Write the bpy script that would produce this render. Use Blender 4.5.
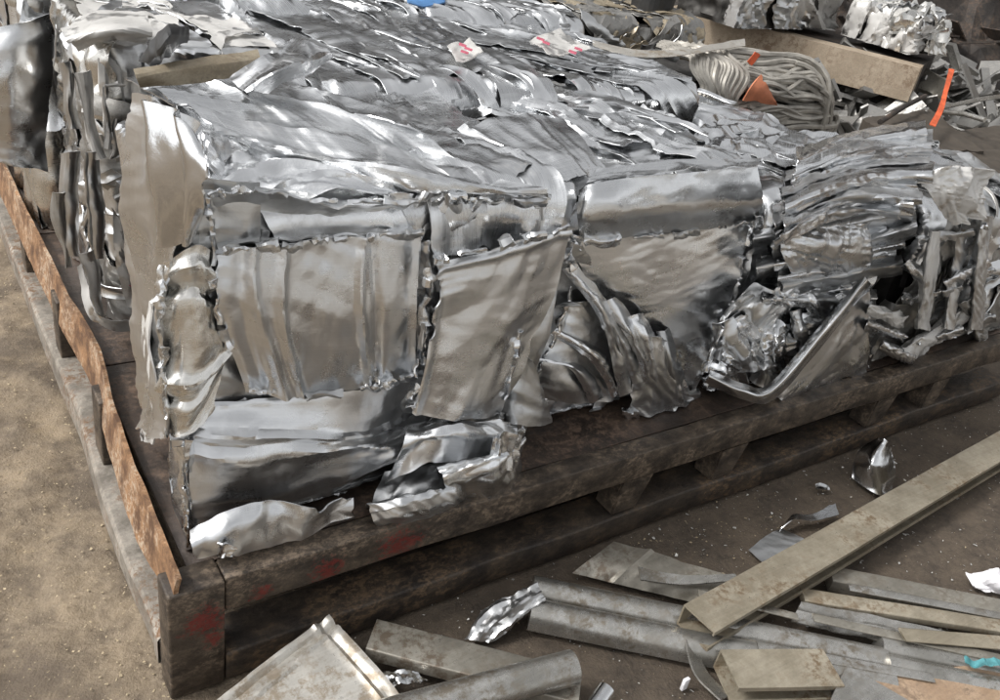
import bpy, bmesh, math, random
import numpy as np
from mathutils import Vector, Matrix

# ------------------------------------------------------------------ scene, camera, light
for o in list(bpy.data.objects): bpy.data.objects.remove(o)
scene = bpy.context.scene
COL = scene.collection

CF, CYAW, CPITCH, CROLL = 877.265, 0.67118, 0.52384, 0.18547     # focal length in pixels of a 1000 px wide frame
CAM = np.array([-0.30605, -1.17877, 1.55490])
_fw = np.array([math.sin(CYAW)*math.cos(CPITCH), math.cos(CYAW)*math.cos(CPITCH), -math.sin(CPITCH)])
_r = np.cross(_fw, [0, 0, 1.]); _r /= np.linalg.norm(_r); _u = np.cross(_r, _fw)
_R = math.cos(CROLL)*_r + math.sin(CROLL)*_u
_U = -math.sin(CROLL)*_r + math.cos(CROLL)*_u
cam_data = bpy.data.cameras.new('camera'); cam = bpy.data.objects.new('camera', cam_data); COL.objects.link(cam)
cam_data.sensor_fit = 'HORIZONTAL'; cam_data.sensor_width = 36; cam_data.lens = CF/1000*36
cam_data.clip_start = 0.05; cam_data.clip_end = 800
cam.matrix_world = Matrix(((_R[0], _U[0], -_fw[0], CAM[0]), (_R[1], _U[1], -_fw[1], CAM[1]),
                           (_R[2], _U[2], -_fw[2], CAM[2]), (0, 0, 0, 1)))
scene.camera = cam

SUN_EL, SUN_AZ = math.radians(50), math.radians(-72)              # azimuth from +Y towards +X
world = bpy.data.worlds.new('World'); scene.world = world; world.use_nodes = True
wn, wl = world.node_tree.nodes, world.node_tree.links
bg = wn['Background']; sky = wn.new('ShaderNodeTexSky'); sky.sky_type = 'NISHITA'; sky.sun_disc = False
sky.sun_elevation = SUN_EL; sky.sun_rotation = SUN_AZ; sky.air_density = 1.0; sky.dust_density = 4.0; sky.ozone_density = 1.0
hs = wn.new('ShaderNodeHueSaturation'); hs.inputs['Saturation'].default_value = 0.06
wl.new(sky.outputs[0], hs.inputs['Color']); wl.new(hs.outputs[0], bg.inputs['Color'])
bg.inputs['Strength'].default_value = 0.15
sd = bpy.data.lights.new('sun', 'SUN'); sd.energy = 1.5; sd.angle = math.radians(11); sd.color = (1, .97, .93)
sun = bpy.data.objects.new('sun', sd); COL.objects.link(sun)
_sdir = Vector((math.sin(SUN_AZ)*math.cos(SUN_EL), math.cos(SUN_AZ)*math.cos(SUN_EL), math.sin(SUN_EL)))
sun.rotation_euler = _sdir.to_track_quat('Z', 'Y').to_euler(); sun.location = (0, 0, 8)
vs = scene.view_settings; vs.view_transform = 'Standard'; vs.look = 'None'; vs.exposure = 0.62; vs.gamma = 1

# a point of the place found from where the photograph shows it and one known coordinate
def _ray(x, y): return _fw + _R*(x-500)/CF - _U*(y-350)/CF
def onz(x, y, z): d = _ray(x, y); return CAM + d*(z-CAM[2])/d[2]
def ony(x, y, Y): d = _ray(x, y); return CAM + d*(Y-CAM[1])/d[1]
def onx(x, y, X): d = _ray(x, y); return CAM + d*(X-CAM[0])/d[0]
def dist(P): return float(np.dot(np.asarray(P)-CAM, _fw))

# ------------------------------------------------------------------ noise
def _hash(ix, iy, iz, seed):
    h = (ix.astype(np.int64)*374761393 + iy.astype(np.int64)*668265263 + iz.astype(np.int64)*2147483647 + seed*974634777) & 0xffffffff
    h = ((h ^ (h >> 13))*1274126177) & 0xffffffff
    h = ((h ^ (h >> 16))*2246822519) & 0xffffffff
    return ((h ^ (h >> 15)) & 0xffff)/65535.0
def vnoise(x, y, z=0.0, seed=0):
    x = np.asarray(x, float); y = np.asarray(y, float); z = np.broadcast_to(np.asarray(z, float), x.shape)
    ix, iy, iz = np.floor(x), np.floor(y), np.floor(z)
    fx, fy, fz = x-ix, y-iy, z-iz
    fx = fx*fx*fx*(fx*(fx*6-15)+10); fy = fy*fy*fy*(fy*(fy*6-15)+10); fz = fz*fz*fz*(fz*(fz*6-15)+10)
    def c(a, b, d): return _hash(ix+a, iy+b, iz+d, seed)
    a0 = (c(0,0,0)*(1-fx)+c(1,0,0)*fx)*(1-fy) + (c(0,1,0)*(1-fx)+c(1,1,0)*fx)*fy
    if np.all(z == 0): return a0
    a1 = (c(0,0,1)*(1-fx)+c(1,0,1)*fx)*(1-fy) + (c(0,1,1)*(1-fx)+c(1,1,1)*fx)*fy
    return a0*(1-fz)+a1*fz
def fbm(x, y, z=0.0, octv=3, seed=0):
    s = 0; a = .5; k = 1.0
    for i in range(octv):
        s = s + a*(vnoise(x*k, y*k, np.asarray(z)*k, seed+i*17)-.5); a *= .5; k *= 2.03
    return s*1.2
def sstep(x, a, b):
    t = np.clip((x-a)/(b-a), 0, 1); return t*t*(3-2*t)
def crumple(s, t, rng, scale=.2, amp=.02, n=5, sharp=.035, cover=.35):
    n = n+1
    """origami-like creased relief over metric sheet coordinates"""
    d = np.zeros_like(s); sd_ = int(rng.integers(1, 99999))
    for i in range(n):
        lam = 1.5*scale*.60**i; ang = rng.uniform(0, math.pi)
        ws = fbm(s/(lam*2.2), t/(lam*2.2), 0., 2, sd_+i*31)
        x = (s*math.cos(ang)+t*math.sin(ang))/lam + rng.uniform(0, 9) + .75*ws
        tri = np.abs((x % 1)-.5)*2; tri = np.sqrt(tri*tri+sharp*sharp); tri = np.minimum(tri, 1-.5*sharp)
        m = sstep(vnoise(s/(lam*1.7)+7, t/(lam*1.7)+3, 0., sd_+i*57), cover, cover+.3)
        d = d + 1.1*amp*lam/scale*(tri-.5)*m
    return d

def pleat(s, t, seed, w=.075, L=.6):
    """long sharp-ridged folds running along s"""
    k = .6*fbm(s/.3, t/.15, 0., 2, seed+3)
    a = 1-np.abs(2*vnoise(s/L+3, t/w+k*2, 0., seed)-1); b = 1-np.abs(2*vnoise(s/L*1.4, t/(w*.42)+k*3, 0., seed+7)-1)
    return (a**1.6-.5)+.42*(b**1.4-.5)
def ragged(a, k, rag, seed):
    n1 = vnoise(a/.14, a*0+k, 0., seed); n2 = vnoise(a/.018, a*0+k+3.3, 0., seed+1); n3 = vnoise(a/.045, a*0+k+5.1, 0., seed+2)
    return rag*(1.2*n1+.30*n2+4.5*np.maximum(0, n3-.70))

# ------------------------------------------------------------------ objects
def empty(name, loc=(0, 0, 0), rz=0.0, label=None, cat=None, group=None):
    o = bpy.data.objects.new(name, None); COL.objects.link(o)
    o.location = loc; o.rotation_euler = (0, 0, rz); o.empty_display_size = .05
    tag(o, label, cat, group); return o
def tag(o, label=None, cat=None, group=None, kind=None):
    if label: o['label'] = label
    if cat: o['category'] = cat
    if group: o['group'] = group
    if kind or cat: o['kind'] = kind or 'thing'
    return o
def link(name, me, mat, parent=None, loc=None):
    o = bpy.data.objects.new(name, me); COL.objects.link(o)
    if mat is not None:
        me.materials.clear(); me.materials.append(mat)
    if parent is not None:
        o.parent = parent
        if loc is None:                                            # mesh given in world coordinates
            o.matrix_parent_inverse = Matrix.Translation(parent.location).inverted() if parent.parent is None else Matrix.Identity(4)
    if loc is not None: o.location = loc
    return o
def mesh_from(name, verts, faces, uv=None, smooth=True, angle=38):
    me = bpy.data.meshes.new(name)
    verts = np.asarray(verts, float)
    me.from_pydata(verts.tolist(), [], faces if isinstance(faces, list) else faces.tolist())
    if uv is not None:
        ul = me.uv_layers.new(name='UVMap')
        li = np.empty(len(me.loops), np.int32); me.loops.foreach_get('vertex_index', li)
        ul.data.foreach_set('uv', np.asarray(uv)[li].astype(np.float32).ravel())
    me.update()
    if smooth:
        me.polygons.foreach_set('use_smooth', np.ones(len(me.polygons), bool))
        try: me.set_sharp_from_angle(angle=math.radians(angle))
        except Exception: pass
    return me
def grid_mesh(name, P, uv, thick=.002, closed=False):
    """P (nu,nv,3) -> plate with real thickness and rim"""
    nu, nv = P.shape[:2]
    du = np.gradient(P, axis=0); dv = np.gradient(P, axis=1)
    n = np.cross(du, dv); n /= (np.linalg.norm(n, axis=2, keepdims=True)+1e-12)
    Q = P - n*thick
    idx = np.arange(nu*nv).reshape(nu, nv); off = nu*nv
    f1 = np.stack([idx[:-1, :-1], idx[1:, :-1], idx[1:, 1:], idx[:-1, 1:]], -1).reshape(-1, 4)
    f2 = f1[:, ::-1]+off
    loop = np.concatenate([idx[:-1, 0], idx[-1, :-1], idx[:0:-1, -1], idx[0, :0:-1]])
    nx = np.roll(loop, -1)
    rim = np.stack([nx, loop, loop+off, nx+off], -1)
    F = np.concatenate([f1, f2, rim])
    V = np.concatenate([P.reshape(-1, 3), Q.reshape(-1, 3)])
    U = np.concatenate([uv.reshape(-1, 2)]*2)
    return mesh_from(name, V, F, U, True, 27)
def resample(pts, n, smooth=True):
    pts = np.asarray(pts, float)
    if len(pts) == 1: return np.repeat(pts, n, 0)
    L = np.concatenate([[0], np.cumsum(np.linalg.norm(np.diff(pts[:, :3], axis=0), axis=1))]); L /= L[-1]
    if smooth and len(pts) > 2:                                    # fine Catmull-Rom first
        k = 12; out = []
        ext = np.vstack([2*pts[0]-pts[1], pts, 2*pts[-1]-pts[-2]])
        for i in range(len(pts)-1):
            p0, p1, p2, p3 = ext[i:i+4]
            for j in range(k):
                t = j/k; out.append(.5*((2*p1)+(p2-p0)*t+(2*p0-5*p1+4*p2-p3)*t*t+(3*p1-p0-3*p2+p3)*t**3))
        out.append(pts[-1]); pts = np.array(out)
        L = np.concatenate([[0], np.cumsum(np.linalg.norm(np.diff(pts[:, :3], axis=0), axis=1))]); L /= L[-1]
    q = np.linspace(0, 1, n)
    return np.stack([np.interp(q, L, pts[:, i]) for i in range(pts.shape[1])], 1)
def loft(name, parent, mat, rails, res=.008, seed=0, amp=.012, scale=.18, n=5, rag=.010, curl=0.0, curlw=.03, ribs=(), thick=.002,
         dent=.004, cover=.35, smooth_v=True, sharp=.03, maxn=150, vribs=(), streak=0.0, tstreak=0.0):
    """a bent sheet through a list of rails (polylines in space)"""
    rng = np.random.default_rng(seed+1)
    rails = [np.asarray(r, float) for r in rails]
    lu = np.mean([np.linalg.norm(np.diff(r, axis=0), axis=1).sum() for r in rails])
    mids = [r.mean(0) for r in rails]
    lv = sum(np.linalg.norm(mids[i+1]-mids[i]) for i in range(len(mids)-1))
    lv = max(lv, .5*(np.linalg.norm(rails[0][0]-rails[-1][0])+np.linalg.norm(rails[0][-1]-rails[-1][-1])))
    nu = int(np.clip(lu/res, 8, maxn)); nv = int(np.clip(lv/res, 6, maxn))
    RR = np.stack([resample(r, nu) for r in rails], 1)              # nu, k, 3
    u = np.linspace(0, 1, nu)[:, None]*np.ones((1, nv)); v = np.ones((nu, 1))*np.linspace(0, 1, nv)[None]
    sd_ = int(rng.integers(1, 99999))
    # ragged outline: the parameters are pulled in by noise at the rims
    s0, t0 = u*lu, v*lv
    rv0, rv1 = ragged(s0, 0, rag, sd_)/lv, ragged(s0, 9, rag, sd_)/lv; ru0, ru1 = ragged(t0, 20, rag, sd_)/lu, ragged(t0, 31, rag, sd_)/lu
    vv = rv0+v*(1-rv0-rv1); uu = ru0+u*(1-ru0-ru1)
    k = len(rails)
    P = np.zeros((nu, nv, 3))
    fi = np.clip(uu*(nu-1), 0, nu-1); i0 = np.minimum(fi.astype(int), nu-2); fr = (fi-i0)[..., None]
    if k == 2:
        w = vv[..., None]
        a = RR[i0, 0]*(1-fr)+RR[i0+1, 0]*fr; b = RR[i0, 1]*(1-fr)+RR[i0+1, 1]*fr
        P = a*(1-w)+b*w
    else:
        x = vv*(k-1); j = np.clip(np.floor(x).astype(int), 0, k-2); tt = (x-j)[..., None]
        def g(jj):
            jj = np.clip(jj, 0, k-1); return RR[i0, jj]*(1-fr)+RR[i0+1, jj]*fr
        p0, p1, p2, p3 = g(j-1), g(j), g(j+1), g(j+2)
        P = .5*((2*p1)+(p2-p0)*tt+(2*p0-5*p1+4*p2-p3)*tt*tt+(3*p1-p0-3*p2+p3)*tt**3) if smooth_v else p1*(1-tt)+p2*tt
    du = np.gradient(P, axis=0); dv = np.gradient(P, axis=1)
    nn = np.cross(du, dv); nn /= (np.linalg.norm(nn, axis=2, keepdims=True)+1e-12)
    mid = nn.reshape(-1, 3).mean(0)
    sgn = 1.0 if np.dot(mid, CAM-P.reshape(-1, 3).mean(0)) > 0 else -1.0   # outside of the bale
    s, t = uu*lu, vv*lv
    d = crumple(s, t, rng, scale, amp*1.25, n, sharp, cover) + dent*2*fbm(s/.09, t/.09, 0., 2, sd_+5)
    if streak: d = d + streak*pleat(s, t, sd_+8)
    if tstreak: d = d + tstreak*pleat(t, s, sd_+18)
    for (c, wd, h) in ribs:  d = d + h*np.exp(-((uu-c+.012*np.sin(vv*5+c*40))/wd)**2)
    for (c, wd, h) in vribs: d = d + h*np.exp(-((vv-c+.02*np.sin(uu*5+c*40))/wd)**2)
    e = np.minimum(np.minimum(v*lv, (1-v)*lv), np.minimum(u*lu, (1-u)*lu))
    d = d + curl*np.exp(-e/curlw)*(2*vnoise(s/.22, t/.22, 0., sd_+11)-.5)
    P = P + sgn*nn*d[..., None]
    uv = np.stack([s, t], -1)
    if sgn < 0: P = P[::-1]; uv = uv[::-1]
    return link(name, grid_mesh(name, P, uv, thick), mat, parent)

def box_verts(x0, x1, y0, y1, z0, z1): return [(x, y, z) for x in (x0, x1) for y in (y0, y1) for z in (z0, z1)]
BOXF = [(0, 1, 3, 2), (4, 6, 7, 5), (0, 4, 5, 1), (2, 3, 7, 6), (0, 2, 6, 4), (1, 5, 7, 3)]
def bevel_mesh(me, w=.002, seg=1):
    bm = bmesh.new(); bm.from_mesh(me); bmesh.ops.recalc_face_normals(bm, faces=bm.faces)
    es = [e for e in bm.edges if e.is_manifold and e.calc_face_angle(0) > .5]
    bmesh.ops.bevel(bm, geom=es, offset=w, segments=seg, affect='EDGES', profile=.5, clamp_overlap=True); bm.to_mesh(me); bm.free()
    return me
def boxo(name, b, mat, parent=None, bev=.003, wob=0.0, seed=0, div=0.0):
    """bevelled box, subdivided and slightly battered"""
    me = bpy.data.meshes.new(name); bm = bmesh.new()
    vs_ = [bm.verts.new(v) for v in box_verts(*b)]
    for f in BOXF: bm.faces.new([vs_[i] for i in f])
    bmesh.ops.recalc_face_normals(bm, faces=bm.faces)
    bmesh.ops.bevel(bm, geom=list(bm.edges), offset=bev, segments=2, affect='EDGES', profile=.5, clamp_overlap=True)
    if div:
        ax = int(np.argmax([b[1]-b[0], b[3]-b[2], b[5]-b[4]])); L = (b[1]-b[0], b[3]-b[2], b[5]-b[4])[ax]
        nrm = Vector([1 if i == ax else 0 for i in range(3)]); n = int(L/div)
        for i in range(1, n):
            co = Vector((0, 0, 0)); co[ax] = b[ax*2]+L*i/n
            bmesh.ops.bisect_plane(bm, geom=bm.verts[:]+bm.edges[:]+bm.faces[:], plane_co=co, plane_no=nrm)
        r = np.random.default_rng(seed)
        sc = r.integers(1, 9999)
        co = np.array([v.co[:] for v in bm.verts])
        w1 = fbm(co[:, ax]/.25, co[:, ax]*0, 0., 3, int(sc)); w2 = fbm(co[:, ax]/.25, co[:, ax]*0+4, 0., 3, int(sc)+3)
        for i, v in enumerate(bm.verts):
            v.co[(ax+1) % 3] += wob*w1[i]; v.co[(ax+2) % 3] += wob*w2[i]
    bm.to_mesh(me); bm.free()
    me.polygons.foreach_set('use_smooth', np.ones(len(me.polygons), bool)); me.set_sharp_from_angle(angle=math.radians(50))
    return link(name, me, mat, parent)
def frame_from(a, b, up=(0, 0, 1)):
    a, b = Vector(a), Vector(b); x = (b-a).normalized(); z = Vector(up); y = z.cross(x).normalized(); z = x.cross(y)
    return Matrix(((x.x, y.x, z.x, a.x), (x.y, y.y, z.y, a.y), (x.z, y.z, z.z, a.z), (0, 0, 0, 1))), (b-a).length
def extrude_profile(name, prof, L, mat, parent=None, M=None, closed=True, nseg=24, wob=0.0, seed=0, dents=(), crush=0.0, bev=0.0, uvscale=1.0, bulge=None):
    """prof: list of (y,z) outline (closed), swept along +X for L with light denting; local coordinates, placed by M"""
    prof = np.asarray(prof, float); m = len(prof); rng = np.random.default_rng(seed); sc = int(rng.integers(1, 9999))
    xs = np.linspace(0, L, nseg+1); V = []; U = []
    per = np.concatenate([[0], np.cumsum(np.linalg.norm(np.diff(np.vstack([prof, prof[:1]]), axis=0), axis=1))])[:-1]
    for i, x in enumerate(xs):
        p = prof.copy()
        if wob:
            p = p + wob*np.stack([fbm(prof[:, 0]*8+x*3, prof[:, 1]*8+x*2, 0., 2, sc), fbm(prof[:, 0]*8+x*3, prof[:, 1]*8+x*2+9, 0., 2, sc+3)], 1)
            p = p + wob*1.5*np.array([vnoise(np.array([x*2.2]), np.array([0.5]), 0., sc+7)[0]-.5, vnoise(np.array([x*2.2]), np.array([3.5]), 0., sc+9)[0]-.5])
        for (c, w, h) in dents:
            p[:, 1] = p[:, 1]*(1-h*math.exp(-((x/L-c)/w)**2))
        if crush: p[:, 1] = p[:, 1]*(1-crush*sstep(np.array([x/L]), .75, 1)[0])
        V += [(x, a, b) for a, b in p]; U += [(x*uvscale, q) for q in per]
    F = []
    for i in range(nseg):
        for j in range(m):
            k = (j+1) % m
            F.append((i*m+j, i*m+k, (i+1)*m+k, (i+1)*m+j))
    n0 = len(V)
    F.append(tuple(range(m))[::-1]); F.append(tuple(nseg*m+j for j in range(m)))
    me = mesh_from(name, V, F, U, True, 32)
    bm = bmesh.new(); bm.from_mesh(me); bmesh.ops.recalc_face_normals(bm, faces=bm.faces); bm.to_mesh(me); bm.free()
    me.set_sharp_from_angle(angle=math.radians(32))
    if M is not None: me.transform(M)
    return link(name, me, mat, parent)
def thick_path(pts, t):
    """closed outline of an open thin-walled profile"""
    pts = np.asarray(pts, float); n = len(pts); nr = []
    for i in range(n):
        a = pts[max(i-1, 0)]; b = pts[min(i+1, n-1)]
        d0 = pts[i]-a; d1 = b-pts[i]
        n0 = np.array([-d0[1], d0[0]]); n1 = np.array([-d1[1], d1[0]])
        if np.linalg.norm(n0) > 0: n0 /= np.linalg.norm(n0)
        if np.linalg.norm(n1) > 0: n1 /= np.linalg.norm(n1)
        q = n0+n1; q /= (np.linalg.norm(q)+1e-9); c = max(.4, np.dot(q, n1 if i < n-1 else n0)); nr.append(q/c)
    nr = np.array(nr); return np.vstack([pts, (pts+nr*t)[::-1]])
def tube_mesh(name, pts, rad, nseg=8, closed=False):
    pts = np.asarray(pts, float); n = len(pts); V = []; prev = np.array([.13, .27, .95])
    rad = np.broadcast_to(rad, (n,))
    for i in range(n):
        t = pts[min(i+1, n-1)]-pts[max(i-1, 0)]; t /= np.linalg.norm(t)+1e-9
        a = prev-t*np.dot(prev, t); a /= np.linalg.norm(a)+1e-9; b = np.cross(t, a); prev = a
        for j in range(nseg):
            q = 2*math.pi*j/nseg; V.append(pts[i]+rad[i]*(a*math.cos(q)+b*math.sin(q)))
    F = [(i*nseg+j, i*nseg+(j+1) % nseg, (i+1)*nseg+(j+1) % nseg, (i+1)*nseg+j) for i in range(n-1) for j in range(nseg)]
    F.append(tuple(range(nseg))[::-1]); F.append(tuple((n-1)*nseg+j for j in range(nseg)))
    return mesh_from(name, V, F, None, True, 50)

# ------------------------------------------------------------------ materials
def new_mat(name):
    m = bpy.data.materials.new(name); m.use_nodes = True
    return m, m.node_tree.nodes, m.node_tree.links, m.node_tree.nodes['Principled BSDF']
def ramp(n, p0, p1, c0=(0, 0, 0, 1), c1=(1, 1, 1, 1)):
    r = n.new('ShaderNodeValToRGB'); r.color_ramp.elements[0].position = p0; r.color_ramp.elements[1].position = p1
    r.color_ramp.elements[0].color = c0; r.color_ramp.elements[1].color = c1; return r
def noise(n, l, vec, scale, detail=4, rough=.55):
    t = n.new('ShaderNodeTexNoise'); t.inputs['Scale'].default_value = scale; t.inputs['Detail'].default_value = detail
    t.inputs['Roughness'].default_value = rough
    if vec is not None: l.new(vec, t.inputs['Vector'])
    return t
def mixc(n, l, fac, a, b):
    m = n.new('ShaderNodeMix'); m.data_type = 'RGBA'
    for s_, v in ((m.inputs[0], fac), (m.inputs[6], a), (m.inputs[7], b)):
        if hasattr(v, 'links') or isinstance(v, bpy.types.NodeSocket): l.new(v, s_)
        elif isinstance(v, (int, float)): s_.default_value = v
        else: s_.default_value = (*v, 1) if len(v) == 3 else v
    return m.outputs[2]
def math_(n, l, op, a, b=None):
    m = n.new('ShaderNodeMath'); m.operation = op
    for i, v in enumerate((a, b)):
        if v is None: continue
        if isinstance(v, (int, float)): m.inputs[i].default_value = v
        else: l.new(v, m.inputs[i])
    return m.outputs[0]
def alu(name, base=(.74, .735, .72), rough=.26, dirt=.25, dirtcol=(.16, .13, .10), scratch=.5, paint=None, bump=.25):
    m, n, l, p = new_mat(name)
    uv = n.new('ShaderNodeUVMap').outputs[0]; ob = n.new('ShaderNodeNewGeometry').outputs['Position']
    mp = n.new('ShaderNodeMapping'); mp.inputs['Scale'].default_value = (6, 260, 1); l.new(uv, mp.inputs['Vector'])
    mp2 = n.new('ShaderNodeMapping'); mp2.inputs['Scale'].default_value = (70, 5, 1); mp2.inputs['Rotation'].default_value = (0, 0, .3); l.new(uv, mp2.inputs['Vector'])
    br = noise(n, l, mp.outputs[0], 1.0, 3, .7); br2 = noise(n, l, mp2.outputs[0], 1.0, 4, .7)
    sm = noise(n, l, ob, 9, 4, .6); fine = noise(n, l, ob, 60, 5, .65)
    dm = ramp(n, .62-.35*dirt, .80-.25*dirt); l.new(sm.outputs[0], dm.inputs[0])
    dm2 = ramp(n, .45, .7); l.new(fine.outputs[0], dm2.inputs[0])
    dmask = math_(n, l, 'MULTIPLY', math_(n, l, 'MULTIPLY', dm.outputs[0], dm2.outputs[0]), min(1.0, .35+dirt))
    oi = n.new('ShaderNodeObjectInfo')
    var = n.new('ShaderNodeMapRange'); var.inputs[3].default_value = .80; var.inputs[4].default_value = 1.08; l.new(oi.outputs['Random'], var.inputs[0])
    hv = n.new('ShaderNodeHueSaturation'); hv.inputs['Color'].default_value = (*base, 1); l.new(var.outputs[0], hv.inputs['Value'])
    scr = ramp(n, .56, .66); l.new(br2.outputs[0], scr.inputs[0])
    tone = n.new('ShaderNodeMapRange'); tone.inputs[1].default_value = .3; tone.inputs[2].default_value = .7; tone.inputs[3].default_value = 1-.14*scratch; tone.inputs[4].default_value = 1+.08*scratch; l.new(br.outputs[0], tone.inputs[0])
    hv2 = n.new('ShaderNodeHueSaturation'); l.new(hv.outputs[0], hv2.inputs['Color']); l.new(tone.outputs[0], hv2.inputs['Value'])
    col = mixc(n, l, dmask, hv2.outputs[0], dirtcol)
    metal = math_(n, l, 'SUBTRACT', 1.0, dmask)
    if paint:
        pn = noise(n, l, ob, 14, 4, .6); pr_ = ramp(n, .40, .46); l.new(pn.outputs[0], pr_.inputs[0])
        pm = math_(n, l, 'MULTIPLY', pr_.outputs[0], 1.0)
        col = mixc(n, l, pm, col, paint); metal = math_(n, l, 'MULTIPLY', metal, math_(n, l, 'SUBTRACT', 1.0, pm))
    l.new(col, p.inputs['Base Color']); l.new(metal, p.inputs['Metallic'])
    rr = math_(n, l, 'ADD', math_(n, l, 'MULTIPLY', br.outputs[0], .18*scratch), rough-.09*scratch)
    rr = math_(n, l, 'ADD', rr, math_(n, l, 'MULTIPLY', dmask, .35))
    rr = math_(n, l, 'ADD', rr, math_(n, l, 'MULTIPLY', scr.outputs[0], .16*scratch))
    rr = math_(n, l, 'ADD', rr, math_(n, l, 'MULTIPLY', math_(n, l, 'SUBTRACT', sm.outputs[0], .5), .22))
    l.new(rr, p.inputs['Roughness'])
    hgt = math_(n, l, 'ADD', math_(n, l, 'MULTIPLY', br.outputs[0], .16*scratch), math_(n, l, 'MULTIPLY', br2.outputs[0], .22*scratch))
    hgt = math_(n, l, 'ADD', hgt, math_(n, l, 'MULTIPLY', fine.outputs[0], .55))
    mid = noise(n, l, ob, 22, 2, .5); hgt = math_(n, l, 'ADD', hgt, math_(n, l, 'MULTIPLY', mid.outputs[0], .8))
    b = n.new('ShaderNodeBump'); b.inputs['Strength'].default_value = bump; b.inputs['Distance'].default_value = .006; l.new(hgt, b.inputs['Height'])
    l.new(b.outputs[0], p.inputs['Normal'])
    return m
def rusty(name, c0, c1, c2, rough=.75, metal=.15, scale=7, spots=None, bump=.4, streak=(1, 1, 1), spk=.7):
    """weathered metal: two tones, worn patches, fine speckle and scratches; spots = old paint daubs (colour, [(centre, radius)])"""
    m, n, l, p = new_mat(name); pos = n.new('ShaderNodeNewGeometry').outputs['Position']
    mp = n.new('ShaderNodeMapping'); mp.inputs['Scale'].default_value = streak; l.new(pos, mp.inputs['Vector']); ob = mp.outputs[0]
    a = noise(n, l, ob, scale, 8, .72); b_ = noise(n, l, ob, scale*5, 8, .75); c_ = noise(n, l, ob, scale*.5, 5, .65); d_ = noise(n, l, pos, 140, 4, .7)
    mp2 = n.new('ShaderNodeMapping'); mp2.inputs['Scale'].default_value = (4, 120, 120); mp2.inputs['Rotation'].default_value = (0, 0, .12); l.new(pos, mp2.inputs['Vector']); sc_ = noise(n, l, mp2.outputs[0], 1.0, 3, .7)
    r1 = ramp(n, .40, .60); l.new(a.outputs[0], r1.inputs[0]); r2 = ramp(n, .47, .58); l.new(b_.outputs[0], r2.inputs[0]); r3 = ramp(n, .46, .58); l.new(c_.outputs[0], r3.inputs[0])
    col = mixc(n, l, r1.outputs[0], c0, c1); col = mixc(n, l, math_(n, l, 'MULTIPLY', r2.outputs[0], r3.outputs[0]), col, c2)
    if spots:
        tot = None
        for (ce, ra) in spots[1]:
            vd = n.new('ShaderNodeVectorMath'); vd.operation = 'DISTANCE'; l.new(pos, vd.inputs[0]); vd.inputs[1].default_value = ce
            v = math_(n, l, 'SUBTRACT', 1.0, math_(n, l, 'DIVIDE', vd.outputs['Value'], ra)); tot = v if tot is None else math_(n, l, 'MAXIMUM', tot, v)
        e = math_(n, l, 'ADD', tot, math_(n, l, 'MULTIPLY', math_(n, l, 'SUBTRACT', b_.outputs[0], .5), 5.0)); er = ramp(n, .30, .85); l.new(e, er.inputs[0]); col = mixc(n, l, math_(n, l, 'MULTIPLY', er.outputs[0], .8), col, spots[0])
    hv = n.new('ShaderNodeHueSaturation'); l.new(col, hv.inputs['Color'])
    val = math_(n, l, 'ADD', math_(n, l, 'MULTIPLY', d_.outputs[0], spk), math_(n, l, 'ADD', math_(n, l, 'MULTIPLY', sc_.outputs[0], .5), .75-.5*spk)); l.new(val, hv.inputs['Value'])
    l.new(hv.outputs[0], p.inputs['Base Color']); p.inputs['Metallic'].default_value = metal
    rr = n.new('ShaderNodeMapRange'); rr.inputs[1].default_value = .3; rr.inputs[2].default_value = .7; rr.inputs[3].default_value = rough-.2; rr.inputs[4].default_value = min(1, rough+.15); l.new(b_.outputs[0], rr.inputs[0]); l.new(rr.outputs[0], p.inputs['Roughness'])
    hh = math_(n, l, 'ADD', b_.outputs[0], math_(n, l, 'ADD', math_(n, l, 'MULTIPLY', d_.outputs[0], .35), math_(n, l, 'MULTIPLY', sc_.outputs[0], .25)))
    bm = n.new('ShaderNodeBump'); bm.inputs['Strength'].default_value = bump; bm.inputs['Distance'].default_value = .005; l.new(hh, bm.inputs['Height']); l.new(bm.outputs[0], p.inputs['Normal'])
    return m
def plain(name, col, rough=.6, metal=0.0, var=.25, scale=30, bump=.2):
    m, n, l, p = new_mat(name); ob = n.new('ShaderNodeNewGeometry').outputs['Position']
    a = noise(n, l, ob, scale, 5, .6); hv = n.new('ShaderNodeHueSaturation'); hv.inputs['Color'].default_value = (*col, 1)
    mr = n.new('ShaderNodeMapRange'); mr.inputs[1].default_value = .25; mr.inputs[2].default_value = .75; mr.inputs[3].default_value = 1-var; mr.inputs[4].default_value = 1+var; l.new(a.outputs[0], mr.inputs[0]); l.new(mr.outputs[0], hv.inputs['Value'])
    l.new(hv.outputs[0], p.inputs['Base Color']); p.inputs['Roughness'].default_value = rough; p.inputs['Metallic'].default_value = metal
    bm = n.new('ShaderNodeBump'); bm.inputs['Strength'].default_value = bump; bm.inputs['Distance'].default_value = .003; l.new(a.outputs[0], bm.inputs['Height']); l.new(bm.outputs[0], p.inputs['Normal'])
    return m
M = {}
M['alu'] = alu('aluminium_sheet', (.775, .785, .795), .29, .10, (.17, .15, .13), scratch=.3)
M['alu_top'] = alu('aluminium_scratched', (.74, .75, .76), .28, .12, scratch=1.0)
M['alu_bright'] = alu('aluminium_bright', (.83, .84, .85), .18, .05, scratch=.25)
M['alu_dull'] = alu('aluminium_dull', (.61, .615, .615), .34, .30, (.15, .13, .11), scratch=.35)
M['alu_dark'] = alu('aluminium_dirty', (.38, .37, .35), .46, .6, (.07, .06, .05), scratch=.9)
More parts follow.
